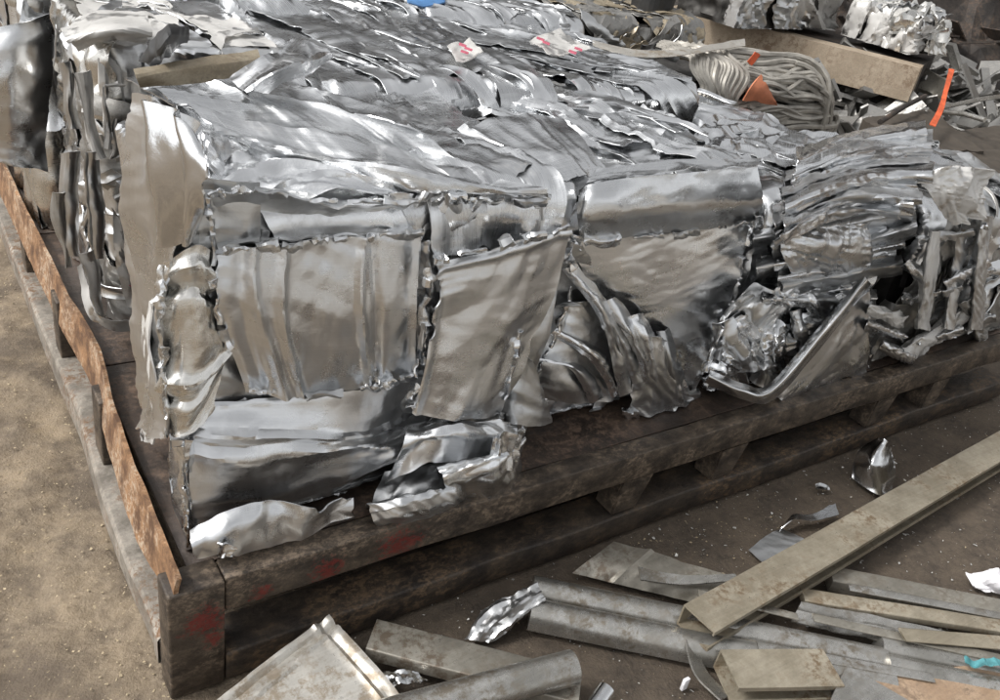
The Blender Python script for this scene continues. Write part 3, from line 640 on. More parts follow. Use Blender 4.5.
loft('strip', o1, AB, [FY(YF, (492, 432, .13), (508, 426, .14), (524, 420, .12)), FY(YF, (485, 468, .14), (500, 470, .15), (516, 464, .12))], res=.004, seed=16, amp=.004, scale=.06, n=3, thick=.0032, rag=.010, curl=.012, ribs=((.2, .05, .01), (.5, .05, .01), (.8, .05, .01)))
loft('sheet', o1, AD, [FY(YF, (505, 345, -.02), (525, 352, .02), (535, 372, .02)), FY(YF, (500, 425, .02), (520, 430, .06), (556, 424, .02))], res=.006, seed=17, amp=.007, scale=.15, n=3, thick=.0032, rag=.01, curl=.012)
# crushed ledge right under the top edge
rg = np.random.default_rng(5)
x = 392.0
for i in range(8):
    w_ = rg.uniform(12, 34); y = 199+rg.uniform(-5, 4); hh = rg.uniform(18, 32)-i*.8; sk = rg.uniform(-8, 8); dp = rg.uniform(.012, .04)
    loft('fold', o1, (A, AD, AB, AD)[i % 4], [FY(YF, (x+sk, y-9, .0), (x+w_*.4+sk, y-10, dp*.6), (x+w_+sk, y-8, .0)), FY(YF, (x, y+hh*.3, .01), (x+w_*rg.uniform(.3, .7), y+hh*.3, dp), (x+w_, y+hh*.25, .01)),
         FY(YF, (x-sk, y+hh, .0), (x+w_*.5-sk, y+hh, dp*.5), (x+w_-sk, y+hh-3, .0))], res=.005, seed=20+i, amp=.006, scale=.10, n=3, thick=.0028, rag=.003, curl=.003)
    x += w_*.75
# top: long sheets running back, with a rolled bright front edge
cover_bale(b1, [('ft', .70, 1.16, 1, 3)], [AT, AT, A], 2, 1.15, -.2, .008, .014, 1, 3, .005)
loft('sheet', o1, AT, [FZ((138, 91, 1.075), (180, 90, 1.07), (230, 93, 1.06), (290, 99, 1.05), (340, 108, 1.05), (400, 124, 1.05)),
                       FZ((175, 105, 1.06), (225, 112, 1.05), (280, 120, 1.035), (350, 132, 1.03), (420, 148, 1.02), (470, 160, 1.01)),
                       FZ((215, 130, 1.03), (258, 144, 1.015), (310, 157, 1.01), (380, 172, 1.005), (460, 186, .995), (545, 194, .98)),
                       FZ((240, 150, .995), (268, 160, .990), (320, 174, .985), (390, 188, .98), (470, 198, .97), (556, 202, .955))],
     res=.0065, seed=30, amp=.010, scale=.25, thick=.0032, rag=.008, curl=.005, dent=.010, streak=.016, cover=.4, vribs=((.68, .05, .016),))
loft('sheet', o1, AB, [FZ((205, 192, .97), (225, 165, .99), (262, 148, 1.0), (310, 160, 1.0)), FZ((215, 197, .975), (245, 178, .995), (285, 165, 1.0), (350, 176, .99)),
                       FZ((240, 196, .965), (285, 187, .985), (330, 180, .99), (395, 190, .98)), FZ((262, 196, .955), (310, 196, .97), (355, 195, .975), (410, 199, .965))],
     res=.006, seed=31, amp=.010, scale=.12, thick=.0032, rag=.008, curl=.008, vribs=((.3, .06, .014), (.6, .05, .012)))
loft('sheet', o1, AT, [FZ((170, 100, 1.06), (205, 115, 1.04), (232, 140, 1.02)), FZ((195, 130, 1.05), (212, 150, 1.03), (228, 165, 1.0)), FZ((203, 165, 1.01), (207, 180, .99), (214, 190, .975))], res=.006, seed=32, amp=.014, scale=.12, thick=.0032, rag=.008)

# ------------------------------------------------------------------ bale 2: smooth boxed upper block, big torn triangle below
b2 = make_bale('aluminium_bale', .90, 1.46, .20, .74, .95, 'silver bale with a smooth boxed upper block, right of the corner bale', 12, inset=.05)
o2 = b2['o']; Y2 = .20
cover_bale(b2, [('ft', .02, .60, 3, 2)], [AD, A], 1, 1.1, None, .016, 0, 1, 2, .008, .15, .011, -.015)
loft('panel', o2, A, [FY(Y2, (578, 190, .05), (592, 183, .09), (640, 176, .10), (700, 171, .10), (757, 166, .08)),
                      FY(Y2, (577, 205, .08), (592, 200, .115), (640, 196, .115), (700, 191, .115), (761, 187, .10)),
                      FY(Y2, (577, 222, .09), (592, 220, .115), (640, 216, .115), (700, 211, .115), (762, 205, .10)),
                      FY(Y2, (580, 241, .03), (595, 241, .05), (640, 236, .055), (700, 230, .055), (754, 221, .04))],
     res=.006, seed=41, amp=.004, scale=.2, rag=.003, curl=.003, dent=.005, cover=.55)
loft('panel', o2, AT, [FY(Y2, (582, 186, .06), (640, 178, .09), (700, 173, .09), (757, 168, .08)), FZ((596, 168, .985), (650, 163, .985), (710, 160, .985), (764, 156, .975))], res=.007, seed=42, amp=.006, scale=.2, rag=.006, curl=.004, streak=.006)
loft('sheet', o2, A, [FY(Y2, (574, 236, .015), (620, 234, .035), (690, 228, .045), (757, 210, .06)),
                      FY(Y2, (582, 280, .01), (630, 285, .037), (690, 285, .048), (740, 275, .06)),
                      FY(Y2, (610, 312, .0), (645, 325, .026), (690, 335, .038), (720, 335, .05)),
                      FY(Y2, (645, 345, -.01), (660, 372, .012), (680, 388, .022), (696, 394, .035))],
     res=.005, seed=43, amp=.005, scale=.24, n=5, rag=.007, curl=.004, dent=.002, cover=.35)
loft('sheet', o2, AD, [FY(Y2, (548, 306, .0), (575, 300, .04), (600, 300, .03)), FY(Y2, (525, 372, .01), (570, 350, .06), (618, 330, .02)), FY(Y2, (520, 392, .0), (560, 402, .05), (612, 402, .03))],
     res=.006, seed=44, amp=.010, scale=.16, rag=.006, curl=.008, dent=.008)
for i, (p0, p1, w) in enumerate([((560, 268), (618, 395), 14), ((575, 282), (640, 405), 12), ((600, 300), (655, 410), 13), ((548, 330), (612, 398), 10), ((625, 315), (650, 412), 14), ((655, 330), (672, 410), 14), ((530, 360), (590, 405), 10)]):
    mx, my = (p0[0]+p1[0])/2+12-5*(i % 3), (p0[1]+p1[1])/2-10+6*(i % 2)
    loft('strip', o2, (A, AD, A, AB)[i % 4], [FY(Y2, (*p0, .05), (mx, my, .085), (*p1, .05)), FY(Y2, (p0[0]+w*.6, p0[1]-2, .055), (mx+w*.5, my-3, .10), (p1[0]+w*.7, p1[1]-4, .055)), FY(Y2, (p0[0]+w, p0[1]-4, .03), (mx+w, my-6, .06), (p1[0]+w*1.3, p1[1]-7, .03))],
         res=.005, seed=50+i, amp=.004, scale=.12, n=3, rag=.004, curl=.005)
loft('sheet', o2, A, [FY(Y2, (640, 335, .04), (660, 335, .08), (682, 350, .05)), FY(Y2, (632, 380, .05), (655, 375, .09), (690, 380, .06)), FY(Y2, (622, 412, .05), (650, 416, .08), (692, 396, .05))], res=.005, seed=60, amp=.010, scale=.13, n=4, rag=.008, curl=.008, tstreak=.010)
loft('strip', o2, A, [FY(Y2, (562, 250, .06), (572, 240, .09), (586, 252, .07)), FY(Y2, (560, 268, .06), (574, 262, .10), (590, 268, .07))], res=.004, seed=61, amp=.016, scale=.04, rag=.006, curl=.012)
loft('sheet', o2, AT, [FZ((448, 128, 1.0), (500, 116, 1.01), (565, 116, 1.0)), FZ((500, 153, .99), (540, 150, 1.0), (592, 148, .985)), FZ((545, 182, .96), (575, 180, .97), (608, 170, .965))], res=.006, seed=62, amp=.006, scale=.2, n=4, rag=.006, curl=.004, tstreak=.012)
cover_bale(b2, [('ft', .68, 1.22, 2, 3)], [AT, A, AT], 2, 1.15, -.6, .008, .018, 1, 6, .006)

# ------------------------------------------------------------------ bale 3: layered folds above, open crumpled pocket below
b3 = make_bale('aluminium_bale', 1.53, 2.14, .14, .72, .88, 'silver bale of layered folded sheets with a dark crumpled pocket in front', 13, inset=.06)
o3 = b3['o']; Y3 = .14
cover_bale(b3, [('ft', .02, .55, 3, 3)], [AD, A, A], 1, 1.1, None, .014, 0, 1, 6, .010, .14, .011, -.008)
rg = np.random.default_rng(9)
for i in range(13):                                                # thin layers sweeping along the upper front edge
    f = i/12; y0 = 296-f*58+rg.uniform(-5, 5); xl = 756+rg.uniform(-4, 30); xr = 872+rg.uniform(-25, 25)+f*40
    dpt = .02+.05*rg.random(); th = rg.uniform(14, 28); sl = -.10-.16*f+rg.uniform(-.06, .06)
    xs_ = np.linspace(xl, xr, 5); pt = lambda x, o_, dd: (x, y0+o_+sl*(x-xl)+6*math.sin((x-xl)/60+i), dd)
    loft('layer', o3, (A, AB, AD, AT)[i % 4], [FY(Y3, *[pt(x, -th*.5, dpt*.4) for x in xs_]), FY(Y3, *[pt(x, 0, dpt+.02) for x in xs_]), FY(Y3, *[pt(x, th*.5, dpt*.3) for x in xs_])],
         res=.0085, seed=100+i, amp=.004, scale=.16, rag=.005, curl=.005, n=3, streak=.004)
for i in range(15):                                                # and over the top of the bale
    f = i/14; z_ = .885+.03*rg.random()+.03*math.sin(f*3); yl = 240-f*82+rg.uniform(-3, 3); xl = 762+rg.uniform(-5, 25)+f*30; xr = 905+f*25+rg.uniform(-15, 20); yr = 212-f*82+rg.uniform(-4, 4); th = rg.uniform(11, 22)
    xs_ = np.linspace(0, 1, 5); pt = lambda t, o_, dz: (xl+(xr-xl)*t, yl+(yr-yl)*t-16*math.sin(t*3.1)*(1-.6*f)+o_, z_+dz+.012*math.sin(t*7+i))
    loft('layer', o3, (A, AB, AT, AD, AB)[i % 5], [FZ(*[pt(t, -th*.5, -.012) for t in xs_]), FZ(*[pt(t, 0, .014) for t in xs_]), FZ(*[pt(t, th*.5, -.016) for t in xs_])],
         res=.0085, seed=1100+i, amp=.004, scale=.16, rag=.005, curl=.005, n=3, streak=.005)
loft('panel', o3, A, [FY(Y3, (785, 228, .06), (830, 226, .09), (872, 222, .07)), FY(Y3, (782, 255, .08), (830, 256, .11), (875, 250, .09)), FY(Y3, (800, 280, .03), (838, 284, .06), (872, 276, .05))], res=.006, seed=130, amp=.008, scale=.10, rag=.006, curl=.008)
loft('panel', o3, A, [FY(Y3, (868, 286, .10), (868, 330, .10), (866, 374, .08)), FY(Y3, (835, 322, .12), (838, 352, .12), (838, 382, .09)), FY(Y3, (775, 398, .10), (785, 402, .10), (795, 400, .08))], res=.006, seed=131, amp=.006, scale=.14, rag=.006, curl=.006)
loft('rolled_rim', o3, AB, [FY(Y3, (704, 382, .06), (740, 398, .11), (775, 398, .13), (830, 335, .13), (872, 283, .10)), FY(Y3, (708, 376, .09), (742, 391, .13), (773, 391, .15), (827, 329, .15), (868, 279, .12)), FY(Y3, (710, 370, .06), (745, 384, .10), (770, 384, .12), (822, 324, .12), (864, 275, .09))], res=.005, seed=132, amp=.0015, scale=.12, n=2, rag=.003, curl=.002, dent=.002)
for i, (cx, cy, w, h) in enumerate([(745, 330, 22, 26), (775, 340, 26, 34), (800, 330, 22, 40), (815, 305, 26, 30), (730, 362, 26, 22), (765, 372, 30, 20), (785, 300, 22, 22), (842, 306, 20, 24), (752, 352, 16, 20), (722, 345, 14, 24)]):
    a = rg.uniform(-.8, .8); ca, sa = math.cos(a), math.sin(a)
    q = lambda u_, v_, d_: (cx+w*.5*(u_*ca-v_*sa), cy+h*.5*(u_*sa+v_*ca), d_)
    loft('curl', o3, (A, AB, AD)[i % 3], [FY(Y3, q(-1, -1, .0), q(-.2, -1.1, .06), q(1, -.9, .03)), FY(Y3, q(-1.1, 0, .02), q(0, 0, .085), q(1, .1, .05)), FY(Y3, q(-.8, 1, -.01), q(.1, 1.1, .05), q(1, 1, .02))], res=.005, seed=140+i, amp=.010, scale=.10, n=4, rag=.008, curl=.010)
for i, (cx, cy, w, h) in enumerate([(738, 340, 46, 56), (778, 352, 52, 60), (815, 335, 48, 50), (760, 308, 56, 36), (800, 372, 50, 36), (728, 372, 40, 24), (838, 312, 44, 40)]):
    a = rg.uniform(-.6, .6); ca, sa = math.cos(a), math.sin(a)
    q = lambda u_, v_, d_: (cx+w*.5*(u_*ca-v_*sa), cy+h*.5*(u_*sa+v_*ca), d_)
    loft('crushed_sheet', o3, (A, AB, A, AD)[i % 4], [FY(Y3, q(-1, -1, .02), q(-.1, -1, .05), q(1, -1, .02)), FY(Y3, q(-1, 0, .03), q(0, .1, .075), q(1, 0, .04)), FY(Y3, q(-1, 1, .015), q(.1, 1, .05), q(1, 1, .02))], res=.0055, seed=1500+i, amp=.013, scale=.13, n=4, rag=.008, curl=.012, streak=.006)
cover_bale(b3, [('ft', .54, 1.14, 2, 3)], [AT, AB, A], 2, 1.15, 1.1, .008, .018, 1, 6, .006, .16)

# ------------------------------------------------------------------ bale 4: mixed profiles and white painted strips at the right edge
b4 = make_bale('aluminium_bale', 2.22, 3.02, .10, .70, .80, 'dirty mixed bale with white painted strips at the far right of the pallet front', 14, inset=.05)
o4 = b4['o']; Y4 = .10
AW = M['alu_white']
cover_bale(b4, [('ft', .02, .60, 3, 4)], [AD, A, M['alu_dark'], AD], 1, 1.1, None, .014, 0, 1, 8, .012, .14, .011)
loft('panel', o4, AW, [FY(Y4, (918, 178, .02), (950, 165, .05), (990, 170, .04)), FY(Y4, (925, 190, .06), (955, 195, .08), (985, 195, .06)), FY(Y4, (948, 215, .05), (962, 222, .07), (978, 215, .05))], res=.006, seed=160, amp=.014, scale=.1, rag=.008, curl=.012)
for i, (p0, p1, w, mt) in enumerate([((935, 230), (922, 330), 12, AW), ((868, 308), (905, 322), 12, AW), ((866, 325), (905, 338), 10, A), ((905, 355), (985, 300), 16, AW), ((960, 235), (948, 330), 12, AD), ((985, 215), (975, 330), 14, AD), ((880, 345), (915, 360), 12, A), ((905, 262), (930, 285), 10, A), ((945, 285), (990, 262), 12, A), ((965, 300), (985, 345), 14, M['alu_dark'])]):
    d_ = np.array([p1[0]-p0[0], p1[1]-p0[1]], float); nn_ = np.array([-d_[1], d_[0]])/np.linalg.norm(d_)*w*.5
    ln = lambda k, dd: [(p0[0]+d_[0]*t+nn_[0]*k, p0[1]+d_[1]*t+nn_[1]*k, dd+.02*math.sin(t*3+i)) for t in (0, .5, 1)]
    loft('profile_strip', o4, mt, [FY(Y4, *ln(-1, .04)), FY(Y4, *ln(-.6, .075)), FY(Y4, *ln(.6, .075)), FY(Y4, *ln(1, .04))], res=.006, seed=170+i, amp=.006, scale=.1, rag=.004, curl=.004)
cover_bale(b4, [('ft', .50, 1.10, 2, 4)], [AD, A, AD, AT], 2, 1.1, .6, .012, .014, 1, 8, .010, .15)

# ------------------------------------------------------------------ bales along the left edge
b5 = make_bale('aluminium_bale', .125, .54, .98, 1.50, 1.00, 'dirty bale of crushed window profiles with pink-smudged white scrap, left edge', 15, inset=.05)
o5 = b5['o']
cover_bale(b5, [('lf', .05, .95, 6, 4)], [AD, M['alu_dark'], A, M['alu_cream'], AD], 1, 1.1, None, .014, .012, 1, 12, .010, .14, .009)
cover_bale(b5, [('ft', .66, 1.2, 2, 2)], [AD, AW, AD, A], 2, 1.1, None, .010, .012, 1, 6, .008, .15)
for i, (p0, p1, w, mt) in enumerate([((66, 60), (75, 130), 9, AD), ((80, 70), (98, 160), 8, AW), ((70, 150), (72, 260), 14, AD), ((92, 150), (98, 260), 12, AD), ((105, 85), (108, 150), 5, AW), ((105, 85), (128, 84), 4, AW), ((85, 250), (100, 320), 12, AW), ((110, 160), (132, 150), 6, AW), ((112, 200), (134, 192), 6, AW), ((60, 190), (66, 270), 10, M['alu_dark']), ((118, 118), (112, 160), 8, M['alu_dark'])]):
    d_ = np.array([p1[0]-p0[0], p1[1]-p0[1]], float); nn_ = np.array([-d_[1], d_[0]])/np.linalg.norm(d_)*w*.5
    ln = lambda k, dd: [(p0[0]+d_[0]*t+nn_[0]*k+2*math.sin(t*6+i), p0[1]+d_[1]*t+nn_[1]*k, dd) for t in (0, .3, .7, 1)]
    loft('profile_strip', o5, mt, [FY(.96, *ln(-1, .03)), FY(.96, *ln(-.7, .07)), FY(.96, *ln(.7, .07)), FY(.96, *ln(1, .03))], res=.007, seed=200+i, amp=.005, scale=.13, n=3, rag=.005, curl=.005)
pnl = loft('painted_panel', o5, AW, [FY(.96, (110, 205, .04), (122, 225, .06), (134, 245, .04)), FY(.96, (112, 250, .05), (124, 262, .06), (136, 275, .05)), FY(.96, (128, 305, .04), (134, 308, .05), (140, 310, .04))], res=.008, seed=220, amp=.008, scale=.1, rag=.006, curl=.006)
for i, (x, y) in enumerate([(130, 278), (137, 284), (132, 289), (139, 279)]):
    loft('pink_marker_stroke', pnl, M['redmark'], [FY(.96, (x-4, y-3, .075), (x+4, y+2, .075)), FY(.96, (x-3, y-5, .075), (x+5, y, .075))], res=.006, seed=225+i, amp=.0, rag=.002, dent=0, thick=.002)
loft('bent_edge_strip', o5, AW, [FY(.96, (78, 265, .06), (84, 305, .09), (105, 325, .10), (142, 332, .08)), FY(.96, (86, 262, .07), (92, 298, .11), (110, 316, .12), (142, 323, .10))], res=.008, seed=228, amp=.008, scale=.08, rag=.004, curl=.004)
b6 = make_bale('aluminium_bale', .05, .52, 1.62, 2.22, 1.02, 'bale of smooth bowed silver sheets at the far left pallet corner', 16, inset=.04)
cover_bale(b6, [('lf', .05, 1.15, 3, 2)], [A, M['alu_cream'], AB], 1, 1.1, None, .010, 0, 1, 4, .014, .2, .012)
loft('sheet', b6['o'], A, [FY(1.6, (-25, 30, .05), (15, 22, .09), (52, 10, .05)), FY(1.6, (-28, 85, .06), (12, 82, .12), (52, 80, .06)), FY(1.6, (-30, 130, .05), (10, 135, .10), (50, 135, .05)), FY(1.6, (-25, 150, .04), (15, 165, .07), (48, 172, .04))], res=.009, seed=400, amp=.008, scale=.25, rag=.006, curl=.006, streak=.006, dent=.010)
cover_bale(b6, [('ft', .70, 1.3, 2, 2)], [A, AB, AT], 2, 1.0, None, .02, .01, 1, 8, .016)

# ------------------------------------------------------------------ rows behind
rows = [(.57, 1.20, .68, 1.36, 1.00, 'long-sheeted silver bale directly behind the corner bale', [AT, AT, A], -.25, 17),
        (1.24, 1.88, .80, 1.42, .97, 'silver bale behind the boxed one, swept into curved folds on top', [AT, AB, A], -.75, 18),
        (.56, 1.20, 1.42, 2.12, 1.02, 'silver bale in the rear row nearest the left edge bales', [AT, AB, AT], -.45, 19),
        (1.26, 1.92, 1.48, 2.14, 1.01, 'silver bale in the rear row with pink-marked white scrap on top', [AT, A, AB], -.6, 20),
        (1.92, 2.30, .78, 1.05, .84, 'low silver bale of narrow folds between curved-fold bale and cable bale', [AT, A, AB], -.8, 21)]
B = []
for (x0, x1, y0, y1, z1, lab, mats, an, sd_) in rows:
    b = make_bale('aluminium_bale', x0, x1, y0, y1, z1, lab, sd_); B.append(b); H = z1-DZ
    cover_bale(b, [('ft', H-.25, H+(y1-y0)+.02, 2, 4)] if sd_ != 21 else [('ft', H-.20, H+.29, 1, 2)], mats, 1, 1.35, an, .007, .019, 1, 4, .004, .24, .008)
loft('bent_flap', B[0]['o'], AT, [FZ((228, 82, 1.06), (262, 60, 1.10), (292, 40, 1.11)), FZ((245, 92, 1.07), (280, 70, 1.12), (332, 52, 1.11)), FZ((264, 99, 1.03), (290, 82, 1.06), (332, 60, 1.05))], res=.007, seed=230, amp=.006, scale=.15, rag=.004, curl=.004, smooth_v=False)
loft('tan_sheet', b5['o'], M['tan'], [FZ((133, 70, 1.05), (190, 58, 1.06), (258, 48, 1.06)), FZ((136, 78, 1.04), (192, 68, 1.05), (262, 58, 1.05)), FZ((140, 88, 1.01), (195, 84, 1.015), (264, 74, 1.015))], res=.008, seed=231, amp=.004, rag=.003, curl=.004)
def paper(b, pts, seed):
    p = loft('white_panel', b['o'], AW, pts, res=.008, seed=seed, amp=.006, scale=.12, rag=.005, curl=.006)
    return p
p4 = paper(B[3], [FZ((528, 42, 1.05), (560, 28, 1.06)), FZ((550, 58, 1.05), (592, 52, 1.05))], 235)
for i, (x, y) in enumerate([(540, 40), (546, 44), (572, 53), (578, 50)]):
    loft('pink_marker_stroke', p4, M['redmark'], [FZ((x-4, y-2, 1.075), (x+4, y+1, 1.075)), FZ((x-3, y-4, 1.075), (x+5, y-1, 1.075))], res=.01, seed=240+i, amp=0, rag=.002, dent=0)

# crinkled torn edges squeezed out along the seams of the front bales
def torn(o, Yp, pts, seed, w=(4, 9), dd=(.03, .06), seg=(16, 42)):
    rg_ = np.random.default_rng(seed); line = resample([(p[0], p[1], 0) for p in pts], 120, True)[:, :2]
    L = np.concatenate([[0], np.cumsum(np.linalg.norm(np.diff(line, axis=0), axis=1))]); at = 0.0; k = 0
    while at < L[-1]-8:
        ln = rg_.uniform(*seg); q = np.linspace(at, min(at+ln, L[-1]), 5); xs_ = np.interp(q, L, line[:, 0])+rg_.normal(0, 1.3, 5); ys_ = np.interp(q, L, line[:, 1])+rg_.normal(0, 1.3, 5)
        t_ = np.array([xs_[-1]-xs_[0], ys_[-1]-ys_[0]]); t_ /= np.linalg.norm(t_)+1e-6; nx_, ny_ = -t_[1], t_[0]; ww = rg_.uniform(*w)*.5; d0 = rg_.uniform(*dd)
        rl = lambda k_, d_: FY(Yp, *[(x+nx_*k_*ww*rg_.uniform(.6, 1.3), y+ny_*k_*ww*rg_.uniform(.6, 1.3), d_+rg_.normal(0, .003)) for x, y in zip(xs_, ys_)])
        loft('torn_edge', o, (AB, A, AD, AB)[k % 4], [rl(-1, d0-.022), rl(-.2, d0), rl(.9, d0-.015)], res=.004, seed=seed*50+k, amp=.004, scale=.06, n=3, rag=.005, curl=.005, thick=.0022)
        at += ln*rg_.uniform(.8, 1.5); k += 1
for k, ln in enumerate([[(208, 196), (212, 250), (220, 325), (232, 352)], [(214, 252), (260, 247), (320, 242), (375, 236), (425, 234)], [(429, 264), (424, 320), (411, 412)],
                        [(430, 263), (480, 249), (530, 237), (572, 227)], [(206, 194), (260, 191), (330, 201), (410, 201), (480, 199), (558, 201)], [(250, 391), (300, 396), (350, 392), (425, 372)],
                        [(186, 440), (184, 480), (190, 522)], [(164, 262), (160, 330), (166, 430)], [(520, 330), (510, 380), (500, 420)]]):
    torn(o1, YF, ln, 600+k, dd=(.035, .062) if k not in (2, 3) else (.06, .085))
for k, ln in enumerate([[(582, 242), (640, 237), (700, 230), (754, 221)], [(757, 216), (738, 285), (704, 388)], [(560, 255), (590, 290), (625, 330), (660, 372)], [(622, 412), (660, 408), (700, 392)], [(575, 232), (568, 300), (530, 390)]]):
    torn(o2, Y2, ln, 620+k, dd=(.05, .085))
for k, ln in enumerate([[(706, 376), (716, 345), (735, 310), (765, 282)], [(869, 288), (868, 372)], [(775, 262), (830, 258), (876, 250)], [(760, 300), (810, 296), (868, 284)]]):
    torn(o3, Y3, ln, 640+k, dd=(.06, .10))
for k, ln in enumerate([[(880, 250), (930, 240), (990, 228)], [(900, 300), (950, 290), (995, 270)], [(915, 345), (960, 330), (995, 318)]]):
    torn(o4, Y4, ln, 660+k, dd=(.05, .08))
p5 = paper(B[3], [FZ((446, 46, 1.05), (470, 36, 1.06)), FZ((456, 62, 1.04), (484, 55, 1.05))], 236)
for i, (x, y) in enumerate([(462, 46), (468, 50), (464, 53)]):
    loft('pink_marker_stroke', p5, M['redmark'], [FZ((x-4, y-2, 1.070), (x+4, y+1, 1.070)), FZ((x-3, y-4, 1.070), (x+5, y-1, 1.070))], res=.01, seed=260+i, amp=0, rag=.002, dent=0)
p6 = loft('white_panel', b5['o'], AW, [FZ((58, 34, 1.03), (95, 10, 1.05), (150, 18, 1.05)), FZ((66, 42, 1.03), (105, 28, 1.07), (152, 32, 1.06)), FZ((78, 50, 1.0), (110, 44, 1.03), (150, 46, 1.02))], res=.008, seed=237, amp=.010, scale=.16, n=4, rag=.006, curl=.006, streak=.010)
loft('dark_rubber_strip', b5['o'], M['black'], [FZ((138, 62, 1.03), (150, 40, 1.08), (166, 24, 1.12), (188, 26, 1.10)), FZ((150, 66, 1.03), (162, 50, 1.09), (174, 34, 1.12), (190, 36, 1.09)), FZ((158, 66, 1.0), (172, 56, 1.05), (180, 46, 1.08), (188, 42, 1.07))], res=.008, seed=238, amp=.006, scale=.12, n=3, rag=.004, thick=.005)

# ------------------------------------------------------------------ loose scrap in front of the pallet
def bar_frame(e0a, e0b, e1a, e1b, z0, z1):
    """frame of a straight bar from the two edges of its upper face at both ends"""
    a0, a1 = onz(*e0a, z0), onz(*e0b, z0); c0, c1 = onz(*e1a, z1), onz(*e1b, z1)
    a, b = (a0+a1)/2, (c0+c1)/2; d = (b-a)/np.linalg.norm(b-a)
    w = lambda p, q: np.linalg.norm((q-p)-d*np.dot(q-p, d))
    M_, L = frame_from(a, b); return M_, L, (w(a0, a1)+w(c0, c1))/2
def channel(name, fr, h, lip, t, mat, label, cat, drop=True, wob=.002, seed=0, open_side=-1):
    M_, L, w = fr; w2 = w/2; s = open_side
    p = [(s*w2, -lip), (s*w2, 0), (-s*w2, 0), (-s*w2, -h), (s*w2, -h), (s*w2, -h+lip)]
    o = extrude_profile(name, thick_path(p, t if s > 0 else -t), L, mat, None, M_, nseg=40, wob=wob, seed=seed); return tag(o, label, cat)
channel('channel_beam', bar_frame((693, 602), (706, 636), (1060, 396), (1060, 428), .125, .085), .062, .012, .004, M['oxal'],
        'long beige aluminium channel lying diagonally over the loose scrap', 'beam', seed=1)
channel('channel_offcut', bar_frame((722, 648), (738, 689), (816, 650), (852, 684), .085, .075), .055, .012, .004, M['oxal'],
        'short beige channel offcut with open lipped end below the long channel', 'offcut', seed=2)
channel('channel_offcut', bar_frame((862, 674), (815, 690), (960, 730), (905, 745), .070, .070), .045, .010, .004, M['oxgrey'],
        'grey channel offcut crossing the bottom edge beside the brown plate', 'offcut', seed=3)
# plain plates and trays
def plate(name, rails, mat, label, cat, **k):
    o = loft(name, None, mat, rails, **{**dict(res=.012, amp=.002, scale=.2, rag=.002, curl=.0, dent=.001, thick=.004), **k}); return tag(o, label, cat)
plate('brown_plate', [FZ((858, 676, .062), (930, 669, .058), (1060, 656, .055)), FZ((905, 730, .06), (960, 735, .055), (1075, 730, .05))], M['brownplate'], 'flat orange-brown plate in the bottom right corner', 'plate', seed=301, thick=.006)
plate('tray_panel', [FZ((330, 613, .125), (300, 636, .12), (255, 669, .11), (200, 712, .10)), FZ((352, 638, .115), (322, 662, .11), (277, 697, .10), (222, 740, .09)), FZ((385, 675, .10), (355, 702, .09), (310, 738, .08), (255, 782, .07)), FZ((402, 697, .085), (372, 724, .08), (327, 760, .07), (272, 804, .06))],
      M['panelgrey'], 'dusty grey tray-like panel with raised border leaning by the corner post', 'panel', seed=302, res=.006, vribs=((.13, .03, -.010), (.20, .02, .006)), ribs=((.08, .03, -.010), (.13, .02, .006)), thick=.005, smooth_v=True)
def rect_profile(w, h, t=.004, r=.004):
    out = []
    for (cx, cy, a0) in ((w/2-r, -r, 0), (-w/2+r, -r, 90), (-w/2+r, -h+r, 180), (w/2-r, -h+r, 270)):
        for k in range(4): a = math.radians(a0+k*30); out.append((cx+r*math.cos(a), cy+r*math.sin(a)))
    return out
def rbar(name, fr, h, mat, label, cat, seed=0, wob=.003):
    M_, L, w = fr; return tag(extrude_profile(name, rect_profile(w, h), L, mat, None, M_, nseg=30, wob=wob, seed=seed), label, cat)
rbar('flat_bar', bar_frame((376, 619), (367, 648), (590, 672), (570, 703), .075, .070), .035, M['oxdark'], 'dull brown-grey flat bar beneath the round tube end', 'bar', 4)
def hollow(prof_out, t):
    return prof_out
def tube_thing(name, p0, p1, r, mat, label, seed=0, wob=.002, wall=.004):
    """open round tube: outer and inner skin"""
    M_, L = frame_from(p0, p1); me = bpy.data.meshes.new(name); k = 32; ns = 30; V = []; F = []; rg = np.random.default_rng(seed); sc = int(rg.integers(9999))
    for R_, rev in ((r, 0), (r-wall, 1)):
        o_ = len(V)
        for i in range(ns+1):
            x = L*i/ns
            for j in range(k):
                a = 2*math.pi*j/k; q = R_*(1+.10*(vnoise(np.array([x*9]), np.array([math.cos(a)*1.2+5]), math.sin(a)*1.2+.01, sc)[0]-.5)*wob/.002*.4)
                V.append((x, q*math.cos(a), q*math.sin(a)))
        for i in range(ns):
            for j in range(k):
                f = (o_+i*k+j, o_+i*k+(j+1) % k, o_+(i+1)*k+(j+1) % k, o_+(i+1)*k+j); F.append(f[::-1] if rev else f)
    o2_ = (ns+1)*k
    for e in (0, ns):
        for j in range(k):
            f = (e*k+j, e*k+(j+1) % k, o2_+e*k+(j+1) % k, o2_+e*k+j); F.append(f if e else f[::-1])
    uv = [(v[0], v[1]) for v in V]
    me = mesh_from(name, V, F, uv, True, 35); me.transform(M_); return tag(link(name, me, mat), label, 'tube')
tube_thing('round_tube', onz(372, 722, .105), onz(573, 667, .112), .036, M['oxgrey'], 'dull grey round tube lying across the bottom edge', 1)
tube_thing('round_tube', onz(575, 735, .05), onz(606, 690, .06), .020, M['alu_bright'], 'short bright tube end poking in at the bottom edge', 2)
